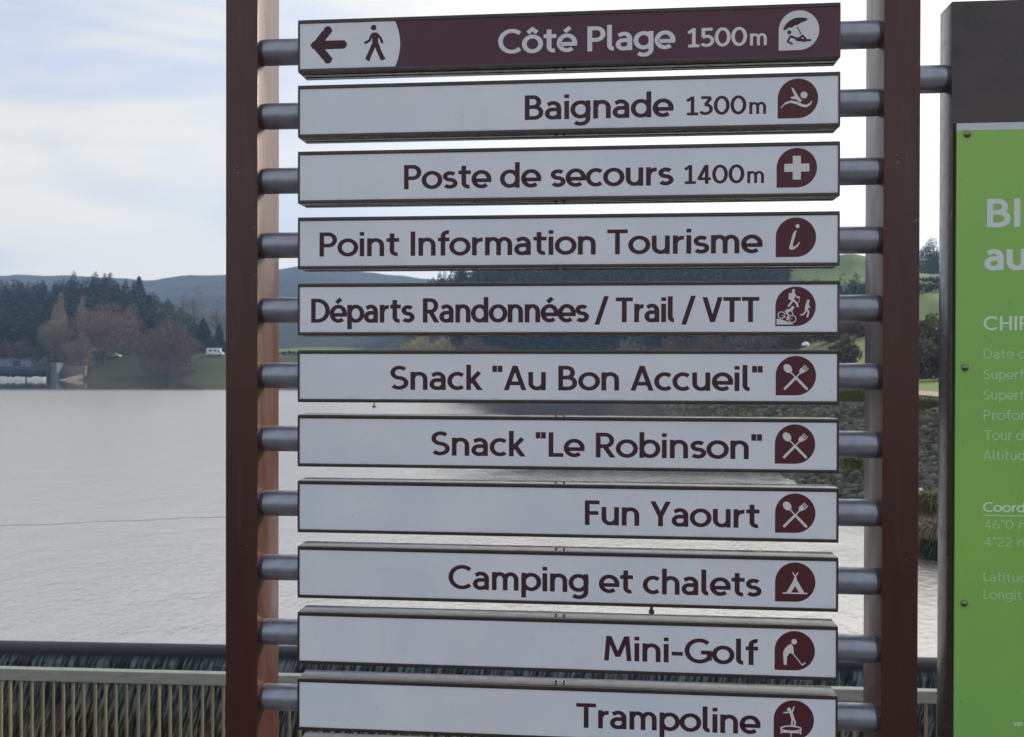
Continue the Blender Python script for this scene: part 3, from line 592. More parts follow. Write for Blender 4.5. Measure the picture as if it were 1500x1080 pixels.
# parasol, house
p = at(1180, 510, 150); z0 = ground_z(p.x, 150); z0 = min(z0, p.z - 1)
t = empty('parasol', (p.x, 150, z0)); tag(t, 'small white parasol among brown trees in the gap below the fifth board', 'parasol')
hh = p.z - z0 + .9; MB().tube((0, 0, 0), (0, 0, hh), .04, n=8).build('pole', M['screw'], t); MB().lathe([(hh - .5, .62), (hh - .2, .55), (hh, .3), (hh + .08, 0)], 'z', 10).build('canopy', M['white'], t)
p = at(1168, 412, 330); z0 = ground_z(p.x, 330); t = empty('house', (p.x, 330, min(z0, p.z)), (0, 0, R(20))); tag(t, 'small pale house on the hillside in the gap above the fifth board', 'house')
MB().box(-1.6, 1.6, -1.5, 1.5, -2, 3.2).build('wall', M['cream'], t); MB().prism([(-1.9, 3.2), (0, 4.4), (1.9, 3.2)], -1.8, 1.8).build('roof', M['tile_red'], t); MB().box(-.4, .4, -1.54, -1.49, .9, 2.0).build('window', M['glass'], t)

# ============================================================ RIGHT BANK
def stone_mesh(seed):
    bm = bmesh.new(); bmesh.ops.create_icosphere(bm, subdivisions=1, radius=1); rg = random.Random(seed)
    for v in bm.verts: v.co = Vector((v.co.x * rg.uniform(.6, 1.25), v.co.y * rg.uniform(.55, 1.2), v.co.z * rg.uniform(.4, 1.1)))
    me = bpy.data.meshes.new('stone'); bm.to_mesh(me); bm.free(); me.materials.append(M['stone']); return me
SM = [stone_mesh(k) for k in range(6)]
rb = empty('stone_bank', (14, 45, WZ)); tag(rb, kind='structure')
spots_ = []; rg = random.Random(11)
for k in range(17000):
    y = rg.uniform(26, 72) if k < 11000 else rg.uniform(60, 150)
    q = rg.uniform(-.6, 8.6); x = float(shore_x(y)) + q; spots_.append((x, y))
sx_ = np.array(spots_); zz = height(sx_[:, 0], sx_[:, 1]); near = []; rest = []
for (x, y), z in zip(spots_, zz):
    px = 750 + FPX * x / y
    vis = (1225 < px < 1275) or (1338 < px < 1398)
    (near if vis and y < 62 and len(near) < 290 else rest).append((x, y, z))
inv = Vector(rb.location)
for k, (x, y, z) in enumerate(near):
    o = bpy.data.objects.new('stone', SM[k % 6]); COL.objects.link(o); o.parent = rb; s = rg.uniform(.09, .22) * rg.choice((1, 1, 1, 1.6))
    o.location = (x - inv.x, y - inv.y, z + s * .2 - inv.z); o.scale = (s * rg.uniform(.9, 1.5), s, s * .8); o.rotation_euler = (rg.uniform(-.5, .5), rg.uniform(-.5, .5), rg.uniform(0, 6))
Vs = []; Fs = []; off = 0
bases = [(np.array([v.co[:] for v in me.vertices]), np.array([p.vertices[:] for p in me.polygons])) for me in SM]
for k, (x, y, z) in enumerate(rest):
    bv, bf = bases[k % 6]; a = rg.uniform(0, 6.28); s = rg.uniform(.09, .22) * rg.choice((1, 1, 1, 1.6)); c_, s_ = math.cos(a), math.sin(a)
    v = bv * np.array([s * rg.uniform(.9, 1.5), s, s * .8]); v = v @ np.array([[c_, s_, 0], [-s_, c_, 0], [0, 0, 1]]) + np.array([x, y, z + s * .2]) - np.array(inv)
    Vs.append(v); Fs.append(bf + off); off += len(bv)
o = fast('riprap', np.concatenate(Vs), np.concatenate(Fs), M['stone'], rb); tag(o, kind='stuff')
# weeds and dead stalks rooted between the stones
rs = np.random.default_rng(77); V = []
for k in range(1500):
    y = rs.uniform(28, 110); q = rs.uniform(.4, 10.0); x = float(shore_x(y)) + q
    if noise.noise(Vector((x * .35, y * .16, 2.0))) + .10 * (q - 5) / 5 < .02: continue
    z = ground_z(x, y); V.append(twigs(26, (x, y, z + .22), .38, .30, .42, .014, .5, .9, rs))
V = np.concatenate(V) - np.array(inv); o = fast('bank_weeds', V, tri(V), M['weeds'], rb); tag(o, kind='stuff')

ys_ = np.arange(30, 200, 2.0); V = []; F_ = []
for k, y in enumerate(ys_):
    x0 = float(shore_x(y)) + 10.2
    for x in (x0, x0 + 2.6): V.append((x, y, ground_z(x, y) + .07))
    if k: F_.append([2 * k - 2, 2 * k - 1, 2 * k + 1, 2 * k])
pt = mobj('path', V, F_, M['path']); tag(pt, kind='structure')
def tuft(label, px, py, D, r, hgt, m, n, seed, name='tussock', droop=0.0):
    p = at(px, py, D); rgn = np.random.default_rng(seed); z0 = max(ground_z(p.x, D), WZ) if py is None else p.z
    t = empty(name, (p.x, D, z0)); tag(t, label, 'plant')
    a = rgn.random(n) * 6.283; b = rgn.random(n) ** .5 * r; base = np.stack([b * np.cos(a) * .8, b * np.sin(a) * .8, rgn.random(n) * .12 * hgt - .1], -1)
    out = np.stack([np.cos(a), np.sin(a), np.zeros(n)], -1); L = hgt * (.4 + .8 * rgn.random(n))[:, None]; W = (.006 + .012 * rgn.random(n))[:, None]
    mid_ = base + out * L * .25 * rgn.random(n)[:, None] + np.array([0, 0, 1]) * L * .7; tip = mid_ + out * L * .5 + np.array([0, 0, 1]) * L * (.35 - droop * rgn.random(n)[:, None])
    sd = np.stack([-np.sin(a), np.cos(a), np.zeros(n)], -1) * W
    V = np.stack([base - sd, base + sd, mid_ + sd, base - sd, mid_ + sd, mid_ - sd, mid_ - sd, mid_ + sd, tip], 1).reshape(-1, 3)
    fast('leaves', V, tri(V), M[m], t); return t
tuft('yellow green grass tussock on the stones between right post and panel', 1362, 760, 33.0, .75, 1.0, 'olive', 1600, 1, 'tussock', .6)
tuft('brownish dry tussock at the water edge between right post and panel', 1372, 792, 31.0, .8, .75, 'twig_tan', 1500, 2, 'tussock', .9)
tuft('dark bramble clump overhanging the water between post and panel', 1378, 812, 30.2, .65, .55, 'conifer', 2000, 3, 'bramble', 1.9)
tuft('small green tuft among the stones left of the right post', 1250, 684, 45, .5, .6, 'olive', 900, 4, 'tussock', .5)
tuft('pale green tuft on the stone bank below the sandy path', 1352, 600, 56, 1.2, .8, 'olive', 1400, 5, 'tussock', .5)
tuft('green tuft high on the bank beside the sixth board', 1248, 586, 62, 1.5, .9, 'olive', 1400, 6, 'tussock', .5)
p = at(1349, 717, 38); wsn = bpy.data.objects.new('pale_stone', stone_mesh(21)); COL.objects.link(wsn); wsn.data.materials[0] = M['white']; wsn.location = (p.x, 38, p.z - .02); wsn.scale = (.12, .12, .11); tag(wsn, 'small white stone lying on the bank against the right post', 'stone')

# ============================================================ STROKE LETTERING
WST = .194
def arc(cx, cy, rx, ry, a0, a1, n=None):
    n = n or max(4, int(abs(a1 - a0) / 12)); return [(cx + rx * math.cos(R(a0 + (a1 - a0) * k / n)), cy + ry * math.sin(R(a0 + (a1 - a0) * k / n))) for k in range(n + 1)]
def circ(cx, cy, rx, ry): return arc(cx, cy, rx, ry, 0, 360, 32)
XH = .74; xc = XH / 2; xr = (XH - .8 * WST) / 2 + .006; K = .8 * WST / 2; CT = 1 - K
bowl = lambda x, rx, hi, lo: arc(x, (hi + lo) / 2, rx, (hi - lo) / 2, 90, -90)
G = {}
def gl(ch, adv, *strokes): G[ch] = (adv, strokes)
stem = lambda x, y0=0.0, y1=1.0: [(x, y0), (x, y1)]
arch = lambda x0, x1: [(x0, XH - .33)] + arc((x0 + x1) / 2, XH - .30, (x1 - x0) / 2, .30 - K + .008, 172, 0) + [(x1, 0)]
gl('C', .84, arc(.48, .5, .40, .425, 46, 314)); gl('c', .60, arc(.35, xc, .27, xr, 48, 312))
O = circ(.36, xc, .285, xr); gl('o', .72, O); gl('ô', .72, O, [(.20, .82), (.36, .97), (.52, .82)])
tt = [(.22, .93), (.22, .24)] + arc(.38, .23, .16, .155, 180, 285); gl('t', .49, tt, [(.03, XH - K), (.47, XH - K)])
EE = [(.10, .325), (.615, .325)] + arc(.35, xc, .27, xr, 6, 312, 26); gl('e', .69, EE); gl('é', .69, EE, [(.27, .82), (.46, .99)])
gl('P', .69, stem(.14), [(.14, CT), (.37, CT)] + bowl(.37, .225, CT, .455) + [(.14, .455)])
gl('R', .72, stem(.14), [(.14, CT), (.37, CT)] + bowl(.37, .215, CT, .455) + [(.14, .455)], [(.34, .47), (.62, 0)])
gl('B', .73, stem(.14), [(.14, CT), (.35, CT)] + bowl(.35, .19, CT, .52) + [(.14, .52)], [(.30, .52), (.38, .52)] + bowl(.38, .235, .52, K) + [(.14, K)])
gl('D', .84, stem(.14), [(.14, CT), (.32, CT)] + bowl(.32, .42, CT, K) + [(.14, K)])
gl('l', .33, [(.13, 1.04), (.13, .22)] + arc(.27, .215, .14, .14, 180, 275)); gl('i', .26, stem(.13, 0, XH), [(.13, .85), (.13, 1.0)]); gl('I', .28, stem(.14))
gl('a', .63, [(.105, .60)] + arc(.295, XH - .28, .20, .28 - K + .008, 125, 0, 12) + [(.495, 0)], [(.495, .405), (.27, .405)] + arc(.27, .238, .175, .167, 90, 270) + arc(.30, .24, .195, .169, 270, 330, 5))
gl('g', .72, circ(.34, xc + .01, .265, xr - .01), [(.59, XH), (.59, .0)] + arc(.345, .0, .245, .20, 0, -140))
gl('d', .73, circ(.34, xc, .265, xr), stem(.60, 0, 1.04)); gl('b', .73, circ(.39, xc, .265, xr), stem(.13, 0, 1.04)); gl('p', .73, circ(.39, xc, .265, xr), stem(.13, -.27, XH))
gl('n', .69, stem(.13, 0, XH), arch(.13, .56)); gl('h', .69, stem(.13, 0, 1.04), arch(.13, .56)); gl('m', 1.02, stem(.13, 0, XH), arch(.13, .51), arch(.51, .89))
gl('u', .69, [(.13, XH), (.13, .30)] + arc(.345, .30, .215, .225, 180, 360) + [(.56, .34)], stem(.56, 0, XH))
gl('r', .44, stem(.13, 0, XH), [(.13, .38)] + arc(.37, .40, .24, .245, 172, 80))
gl('s', .54, arc(.28, .505, .175, .137, 35, 262) + arc(.27, .222, .19, .145, 82, -148)); gl('S', .67, arc(.34, .705, .235, .2125, 38, 262) + arc(.32, .285, .25, .205, 82, -146))
gl('f', .42, [(.20, 0), (.20, .80)] + arc(.37, .80, .17, .165, 178, 78), [(.03, XH - K), (.42, XH - K)])
gl('T', .72, [(.02, CT), (.70, CT)], stem(.36, 0, CT)); gl('/', .44, [(.02, -.10), (.40, 1.06)]); gl('V', .80, [(.10, 1), (.40, 0)], [(.70, 1), (.40, 0)])
gl('k', .60, stem(.13, 0, 1.04), [(.50, XH), (.17, .31)], [(.26, .42), (.52, 0)]); gl('A', .80, [(.10, 0), (.40, 1)], [(.70, 0), (.40, 1)], [(.20, .28), (.60, .28)])
gl('L', .56, stem(.14), [(.14, K), (.55, K)]); gl('"', .40, [(.11, 1.0), (.11, .74)], [(.29, 1.0), (.29, .74)]); gl('F', .58, stem(.14), [(.14, CT), (.56, CT)], [(.14, .49), (.52, .49)])
gl('Y', .72, [(.10, 1), (.36, .40)], [(.62, 1), (.36, .40)], stem(.36, 0, .44)); gl('M', .98, [(.12, 0), (.19, 1)], [(.20, 1), (.49, .16)], [(.78, 1), (.49, .16)], [(.79, 1), (.86, 0)])
gl('-', .46, [(.05, .36), (.41, .36)]); gl('G', .88, arc(.48, .5, .40, .425, 46, 325), [(.53, .44), (.86, .44)], stem(.80, .12, .50)); gl(' ', .31); gl('v', .60, [(.08, XH), (.30, .02)], [(.52, XH), (.30, .02)])
gl('H', .80, stem(.14), stem(.66), [(.14, .5), (.66, .5)]); gl('°', .34, circ(.17, .86, .10, .10))
gl('1', .56, stem(.30, 0, 1), [(.06, .76), (.30, .94)], [(.06, K), (.54, K)]); gl('5', .62, [(.54, CT), (.15, CT), (.14, .52)], [(.12, .50), (.27, .565)] + arc(.28, .325, .255, .245, 80, -142))
gl('0', .70, circ(.35, .5, .26, .425)); gl('3', .62, [(.10, CT), (.52, CT)], [(.52, .90), (.28, .55)], [(.24, .55)] + arc(.28, .315, .245, .235, 88, -148)); gl('4', .66, [(.44, 0), (.44, 1.0)], [(.62, .27), (.07, .27)], [(.10, .25), (.42, .97)])
gl('2', .62, arc(.30, .67, .22, .25, 160, -38) + [(.09, .07)], [(.06, K), (.56, K)]); gl('6', .66, circ(.34, .31, .25, .23), arc(.56, .33, .47, .60, 180, 108))

def ribbon(pts, wd, thin=1.0):
    """closed band of width wd along a path, mitred at its corners -> list of quads"""
    q_ = [pts[0]]
    for p in pts[1:]:
        if abs(p[0] - q_[-1][0]) + abs(p[1] - q_[-1][1]) > 1e-7 * 1: q_.append(p)
    if len(q_) == 2:                                     # steep slanting stroke: ends cut level
        (xa, za), (xb, zb_) = q_; dx, dz = xb - xa, zb_ - za
        if abs(dx) > 1e-6 and abs(dz) > 1.2 * abs(dx):
            hw = wd * .5 * .96 * math.hypot(dx, dz) / abs(dz); return [(xa - hw, za), (xa + hw, za), (xb + hw, zb_), (xb - hw, zb_)], [[0, 1, 2, 3]]
    P = [Vector(p) for p in q_]; closed = (P[0] - P[-1]).length < 1e-6 and len(P) > 3
    if closed: P = P[:-1]
    n = len(P); L = []; Rr = []
    for k in range(n):
        a = P[k - 1] if (k or closed) else None; b = P[(k + 1) % n] if (k < n - 1 or closed) else None
        d1 = (P[k] - a).normalized() if a is not None else None; d2 = (b - P[k]).normalized() if b is not None else None
        if d1 is None: d1 = d2
        if d2 is None: d2 = d1
        nn_ = Vector((-d1.y - d2.y, d1.x + d2.x)); 
        if nn_.length < 1e-6: nn_ = Vector((-d1.y, d1.x))
        nn_.normalize(); cs = max(.6, nn_.dot(Vector((-d1.y, d1.x)))); nn_ = Vector((nn_.x, nn_.y * thin)); L.append(P[k] + nn_ * (wd / 2 / cs)); Rr.append(P[k] - nn_ * (wd / 2 / cs))
    V = L + Rr; F_ = []
    for k in range(n if closed else n - 1): F_.append([k, n + k, n + (k + 1) % n, (k + 1) % n])
    return [(v.x, v.y) for v in V], F_
class Print:                                            # flat print: polygons in (x, z), every shape a hair in front of the last
    def __init__(s, y): s.y = y; s.v = []; s.f = []; s.k = 0
    def _y(s): s.k += 1; return s.y - s.k * 2e-5
    def band(s, pts, wd, thin=1.0):
        v, f = ribbon(pts, wd, thin); y = s._y(); b = len(s.v); s.v += [(x, y, z) for x, z in v]; s.f += [[b + i for i in q] for q in f]; return s
    def poly(s, pts):
        y = s._y(); b = len(s.v); s.v += [(x, y, z) for x, z in pts]; s.f.append(list(range(b, b + len(pts)))); return s
    def text(s, txt, x0, x1, zb, cap, weight=WST, track=0.0):
        tot = 0; pos = []
        for ch in txt: pos.append(tot); tot += G[ch][0] + track
        left = min([q[0] for st in G[txt[0]][1] for q in st]) - weight / 2
        last = G[txt[-1]]; right = pos[-1] + max([q[0] for st in last[1] for q in st]) + weight / 2
        sx = (x1 - x0) / (right - left) if x1 is not None else cap
        for ch, p_ in zip(txt, pos):
            for st in G[ch][1]:
                pts = [(x0 + (p_ + q[0] - left) * sx, zb + q[1] * cap) for q in st]
                s.band(pts, weight * cap, .80)
        return x0 + (right - left) * sx
    def build(s, name, m, parent): return mobj(name, s.v, s.f, m, parent)

def words(txt, x0, x1, zb, cap, y, m, parent):           # one printed part for each word
    left = min([q[0] for st in G[txt[0]][1] for q in st]) - WST / 2
    right = sum(G[c][0] for c in txt[:-1]) + max([q[0] for st in G[txt[-1]][1] for q in st]) + WST / 2
    sx = (x1 - x0) / (right - left); pos = 0.0
    for wd in txt.split(' '):
        P = Print(y); q = pos
        for ch in wd:
            for st in G[ch][1]: P.band([(x0 + (q + c[0] - left) * sx, zb + c[1] * cap) for c in st], WST * cap, .80)
            q += G[ch][0]
        P.build('lettering', m, parent); pos = q + G[' '][0]

# ============================================================ THE SIGN: posts
def to_local(px, py, n, origin): a, z = on_sign(px, py, n); return a - origin[0], z - origin[1]
PL0, PL1, PR0, PR1, DP = [v * SC for v in (-.6068, -.53706, .73678, .80689, .13581)]
for k, (a0, a1) in enumerate(((PL0, PL1), (PR0, PR1))):
    c = sign_world((a0 + a1) / 2, DP / 2, 0); t = empty('sign_post', c, ROT); w2 = (a1 - a0) / 2
    tag(t, ['tall dark red brown square post left of the direction boards', 'tall dark brown square post between the direction boards and the green panel'][k], 'post', 'posts carrying the direction boards')
    MB().box(-w2, w2, -DP / 2, DP / 2, .012, 2.95, .003).build('column', M['post'], t, True)
    MB().box(-w2 - .06, w2 + .06, -DP / 2 - .06, DP / 2 + .06, -.02, .012, .002).build('base_plate', M['post'], t)
    MB().box(-w2 + .002, w2 - .002, -DP / 2 + .002, DP / 2 - .002, 2.95, 2.962).build('end_cap', M['casing'], t)
    for sx in (-1, 1):
        for sy in (-1, 1): MB().tube((sx * (w2 + .035), sy * (DP / 2 + .035), .012), (sx * (w2 + .035), sy * (DP / 2 + .035), .03), .011, n=6).build('anchor_bolt', M['screw'], t)
# ------------------------------------------------------------ direction boards
LT = [30, 125.6, 222.3, 318.6, 415.4, 513.2, 607.5, 704, 800, 896.6, 994.0, 1087.5]
RT = [3.2, 104.7, 206.8, 309.3, 411, 512.8, 613.9, 715.6, 817.2, 918.0, 1019.8, 1121.3]
BH = .1087 * SC; DEPTH = .066; NT_ = .042; TR = .0298
INFO = [
 ('Côté Plage', (729, 990), '1500', (1005, 1095), 'maroon board on top with white lettering Côté Plage 1500m and a walking man'),
 ('Baignade', (768, 987.5), '1300', (1003, 1094), 'white board reading Baignade 1300m with a swimmer badge'),
 ('Poste de secours', (591, 987.5), '1400', (1000, 1091), 'white board reading Poste de secours 1400m with a first aid cross'),
 ('Point Information Tourisme', (467, 1118), None, None, 'white board reading Point Information Tourisme with an italic i badge'),
 ('Départs Randonnées / Trail / VTT', (455.5, 1116), None, None, 'white board reading Départs Randonnées / Trail / VTT with hiker, runner and cyclist'),
 ('Snack "Au Bon Accueil"', (571, 1118), None, None, 'white board reading Snack "Au Bon Accueil" with crossed spoon and fork'),
 ('Snack "Le Robinson"', (631, 1117), None, None, 'white board reading Snack "Le Robinson" with crossed spoon and fork'),
 ('Fun Yaourt', (856, 1117), None, None, 'white board reading Fun Yaourt with crossed spoon and fork'),
 ('Camping et chalets', (656, 1116.5), None, None, 'white board reading Camping et chalets with a tent badge, a bolt hanging below'),
 ('Mini-Golf', (884, 1115), None, None, 'white board reading Mini-Golf with a golfer badge'),
 ('Trampoline', (840, 1115), None, None, 'white board reading Trampoline with a jumping figure badge'),
 (None, None, None, None, 'lowest board, only its brown top edge showing at the picture bottom')]
BAD = [(1170.6, 45.6), (1169, 145.7), (1167.4, 248), (1166, 349), (1165.5, 450.8), (1166, 552.4), (1164.7, 652.8), (1165, 755.5), (1165, 856), (1164.3, 958), (1163, 1060)]
def disc(cx, cz, r, n=28, rz=None): return [(cx + r * math.cos(2 * math.pi * k / n), cz + (rz or r) * math.sin(2 * math.pi * k / n)) for k in range(n)]
def drop(r, n=44):                                      # round badge with a square corner at lower left
    return [(r * math.cos(R(-90 + 270 * k / n)), r * math.sin(R(-90 + 270 * k / n))) for k in range(n + 1)] + [(-r, -r)]
def symbol(k, P, r):
    S = lambda pts: [(x * r, z * r) for x, z in pts]
    B = lambda pts, wd: P.band(S(pts), wd * r); Q = lambda pts: P.poly(S(pts)); C_ = lambda x, z, q, rz=None: P.poly(S(disc(x, z, q, 24, rz)))
    def fig(pts_w):
        for pts, wd in pts_w: B(pts, wd); [C_(x, z, wd / 2) for x, z in pts]
    if k == 0:
        Q([(-.78, .10), (-.66, .30), (-.48, .48), (-.26, .60), (0, .64), (.26, .62), (.44, .56), (.36, .46), (.06, .36), (-.02, .28), (-.22, .24), (-.34, .14), (-.52, .14), (-.64, .04), (-.74, .02)])
        B([(-.08, .16), (.10, -.20)], .055); C_(-.48, -.10, .10)
        fig([([(-.42, -.30), (-.10, -.42), (.30, -.52), (.55, -.52)], .11), ([(-.10, -.48), (.18, -.28), (.36, -.50)], .10), ([(-.42, -.30), (-.56, -.55), (-.34, -.68)], .09), ([(-.10, -.50), (.3, -.56)], .08)])
    if k == 1:
        C_(.30, .16, .17); Q([(-.32, .56), (-.22, .50), (.02, .10), (.20, -.12), (.12, -.20), (-.12, -.04), (-.30, -.02), (-.38, .06), (-.16, .12), (-.30, .44)])
        pts = [(-.84, -.46), (-.62, -.24), (-.36, -.16), (-.08, -.22), (.20, -.36), (.42, -.40), (.60, -.30), (.68, -.16)]; bot = [(.66, -.30), (.52, -.46), (.30, -.52), (.06, -.44), (-.20, -.32), (-.44, -.28), (-.66, -.34)]
        for a_ in range(len(pts) - 1): B([pts[a_], pts[a_ + 1]], [.05, .10, .13, .14, .13, .11, .06][a_]); C_(*pts[a_ + 1], [.05, .06, .065, .065, .06, .05, .02][a_])
    if k == 2: Q([(-.20, -.60), (.20, -.60), (.20, -.20), (.62, -.20), (.62, .20), (.20, .20), (.20, .60), (-.20, .60), (-.20, .20), (-.62, .20), (-.62, -.20), (-.20, -.20)])
    if k == 3:
        C_(.08, .56, .10); Q([(-.10, .36), (.04, .36), (-.14, -.38), (-.10, -.48), (.06, -.38), (.18, -.24), (.22, -.28), (.08, -.50), (-.12, -.66), (-.28, -.64), (-.34, -.50), (-.28, -.30)][:0] or [(-.02, .34), (.04, .36), (-.16, -.40), (-.12, -.48), (.04, -.40), (.18, -.22), (.20, -.28), (.10, -.46), (-.08, -.60), (-.26, -.64), (-.34, -.54), (-.14, .20)])
    if k == 4:
        C_(-.10, .80, .075); fig([([(-.12, .64), (-.16, .36)], .20), ([(-.28, .62), (-.30, .40)], .11), ([(-.14, .30), (-.34, .02)], .10), ([(-.12, .32), (.06, .16), (.10, .00)], .10), ([(-.06, .60), (.10, .44), (.18, .46)], .07)]); B([(.20, .50), (.16, .20)], .025)
        C_(.62, .26, .075); fig([([(.58, .12), (.54, -.10)], .17), ([(.54, -.16), (.42, -.38), (.28, -.44)], .08), ([(.56, -.14), (.64, -.30), (.58, -.52)], .09), ([(.62, .06), (.70, -.06)], .06)])
        Q([(-.94, -.92), (-.94, -.62), (-.70, -.66), (-.12, -.88), (-.12, -.92)]); P.band(S(circ(-.70, -.44, .165, .165)), .045 * r); P.band(S(circ(-.16, -.64, .175, .175)), .045 * r)
        C_(-.14, -.06, .08); fig([([(-.20, -.16), (-.46, -.26)], .15), ([(-.46, -.32), (-.34, -.44), (-.42, -.66)], .08), ([(-.20, -.22), (-.12, -.44)], .05)]); B([(-.70, -.44), (-.40, -.62), (-.16, -.64)], .03)
    if k in (5, 6, 7):
        P.poly(S([(-.40 + .19 * math.cos(t) * .78 - .25 * math.sin(t) * .62, .36 + .19 * math.cos(t) * .62 + .25 * math.sin(t) * .78) for t in [2 * math.pi * q / 20 for q in range(20)]]))
        B([(-.26, .18), (.10, -.20)], .06); B([(.02, -.12), (.54, -.66)], .13); C_(.54, -.66, .065)
        B([(.24, .16), (-.10, -.20)], .06); B([(-.02, -.12), (-.54, -.66)], .13); C_(-.54, -.66, .065)
        Q([(.16, .20), (.26, .10), (.40, .16), (.46, .22), (.30, .40), (.20, .34)])
        for dx, dz in ((-.075, .075), (0, 0), (.075, -.075)): B([(.37 + dx, .27 + dz), (.54 + dx, .46 + dz)], .055)
    if k == 8:
        B([(-.62, -.56), (.60, -.56)], .07); P.poly(S([(.0, .26), (-.44, -.54), (-.22, -.54), (0, -.20)])); P.poly(S([(0, .26), (.46, -.54), (.20, -.54), (0, -.20)])); B([(-.13, .50), (.06, .16)], .06); B([(.13, .50), (-.06, .16)], .06)
    if k == 9:
        C_(-.03, .46, .14); Q([(-.16, .34), (-.30, .30), (-.48, .12), (-.58, -.10), (-.54, -.72), (-.40, -.74), (-.38, -.30), (-.22, -.10), (-.04, -.22), (-.06, .16)])
        B([(-.06, -.18), (.22, -.52), (.36, -.72)], .045); B([(.36, -.72), (.52, -.60)], .07)
    if k == 10:
        C_(-.24, .52, .10); fig([([(-.14, .40), (-.06, .10)], .16), ([(-.08, .06), (-.10, -.30)], .09), ([(-.02, .08), (.06, -.10), (.04, -.32)], .09), ([(-.16, .38), (-.50, .36)], .07), ([(-.08, .42), (0, .66)], .07)])
        P.band(S(circ(-.14, -.44, .50, .13)), .07 * r); B([(-.64, -.46), (-.62, -.72)], .05); B([(.36, -.46), (.34, -.72)], .05); B([(-.14, -.58), (-.14, -.86)], .05); Q([(-.62, -.58), (.34, -.58), (.34, -.66), (-.62, -.66)])
zoff = []
for k, (txt, ext, dist, dext, lab) in enumerate(INFO):
    aL, zL = on_sign(436, LT[k]); aR, zR = on_sign(1230 - k * .45, RT[k]); aL, aR = -.45079 * SC, .65328 * SC
    tau = math.atan2(zR - zL, aR - aL) * .8; ac = (aL + aR) / 2; zt = (zL + zR) / 2; org = (ac, zt - BH)
    t = empty('direction_board', sign_world(ac, 0, zt - BH), (0, -tau, -TH)); t.rotation_mode = 'XYZ'
    tag(t, lab, 'sign', 'direction boards')
    hw = (aR - aL) / 2; hb = BH
    ft, fb, fs = .0085, .0075, .0045                     # dark lips round the face
    b = MB(); e = .0025
    b.box(-hw, hw, .003, DEPTH, 0, hb, .0015)
    b.box(-hw, hw, 0, .0045, hb - ft, hb, .0012); b.box(-hw, hw, 0, .0045, 0, fb, .0012)
    b.box(-hw, -hw + fs, .0004, .0045, fb, hb - ft); b.box(hw - fs, hw, .0004, .0045, fb, hb - ft)
    b.box(-hw + .004, hw - .004, .022, .026, -.0012, .001); b.box(-hw + .004, hw - .004, .044, .046, -.0012, .001)  # ribs under the profile
    b.build('casing', M['casing'], t, True)
    MB().box(-hw + fs, hw - fs, .0014, .0032, fb, hb - ft).build('face_panel', M['face_maroon' if k == 0 else 'face'], t)
    FY = .0014
    for sd, x0, x1 in ((-1, PL1 - ac, -hw), (1, hw, PR0 - ac)):
        L_ = x1 - x0; zc = BH * .5 + .001; pr_ = [(0, TR), (L_, TR)]
        if sd < 0: pr_ = [(x0 - .004, TR * .965), (x0 + .004, TR * .965), (x0 + .0052, TR * .99), (x0 + .0058, TR), (x0 + .0065, TR), (x1 - .003, TR), (x1 + .002, TR)]
        else: pr_ = [(x0 - .002, TR), (x0 + .003, TR), (x1 - .0065, TR), (x1 - .0058, TR), (x1 - .0052, TR * .99), (x1 - .004, TR * .965), (x1 + .004, TR * .965)]
        MB().lathe(pr_, 'x', 40, (0, NT_, zc)).build('connector_tube', M['tube'], t, True)
    loc = lambda px, py: to_local(px, py, 0, org)
    zb = hb - .757 * hb
    if txt:
        ink = 'ink_white' if k == 0 else 'ink'; row = LT[k] + 56
        words(txt, loc(ext[0], row)[0], loc(ext[1], row)[0], zb, .463 * hb, FY, M[ink], t)
        if dist:
            p = Print(FY); p.text(dist, loc(dext[0], row)[0], loc(dext[1], row)[0], zb + .002, .352 * hb, .185); p.text('m', loc(dext[1] + 3.5, row)[0], loc(dext[1] + 28.5, row)[0], zb + .002, .30 * hb, .18); p.build('distance_lettering', M[ink], t)
        cx = loc(*BAD[k])[0]; cz = hb * .530 - (.0015 if k == 0 else 0); r = 28.9 / FPX * (D0 - .55 * st_) * 1.0
        bd = Print(FY); bd.poly([(cx + x, cz + z) for x, z in drop(r)]); bo = bd.build('badge', M['ink_white' if k == 0 else 'badge'], t)
        sy = Print(FY - .0003); symbol(k, sy, r); so = sy.build('symbol', M['ink' if k == 0 else 'ink_white'], bo); so.location = (cx, 0, cz)
    if k == 0:
        f = Print(FY); xr_ = loc(586, 70)[0]; x0 = -hw + fs; zz0, zz1 = fb, hb - ft; n = 20
        pts = [(x0, zz0)] + [(xr_ - .0115 * (2 * (q / n) - 1) ** 2, zz0 + (zz1 - zz0) * q / n) for q in range(n + 1)] + [(x0, zz1)]
        f.poly(pts); pf = f.build('light_field', M['face'], t)
        a_ = Print(FY - .0001); zc = hb * .512; xa = loc(455, 70)[0]; xb = loc(508, 70)[0]; w_ = .0196
        for pts in ([(xa + .012, zc), (xb - .0098, zc)], [(xa + .0105, zc - .003), (xa + .0395, zc + .0325)], [(xa + .0105, zc + .003), (xa + .0395, zc - .0325)]):
            a_.band(pts, w_)
        for c_ in ((xb - .0098, zc), (xa + .0395, zc + .0325), (xa + .0395, zc - .0325), (xa + .0108, zc)): a_.poly(disc(*c_, w_ / 2))
        a_.build('arrow', M['ink'], pf)
        mn = Print(FY - .0001); cx = loc(548.5, 70)[0]; s = hb * .70 / 2; zc = hb * .515
        def mb_(pts, wd): mn.band([(cx + x * s, zc + z * s) for x, z in pts], wd * s); [mn.poly(disc(cx + x * s, zc + z * s, wd * s / 2, 12)) for x, z in pts[1:-1]]
        mn.poly(disc(cx - .05 * s, zc + .86 * s, .155 * s)); mn.poly([(cx + x * s, zc + z * s) for x, z in ((-.16, .58), (.10, .60), (.20, .50), (.20, -.08), (-.12, -.10), (-.14, .30))])
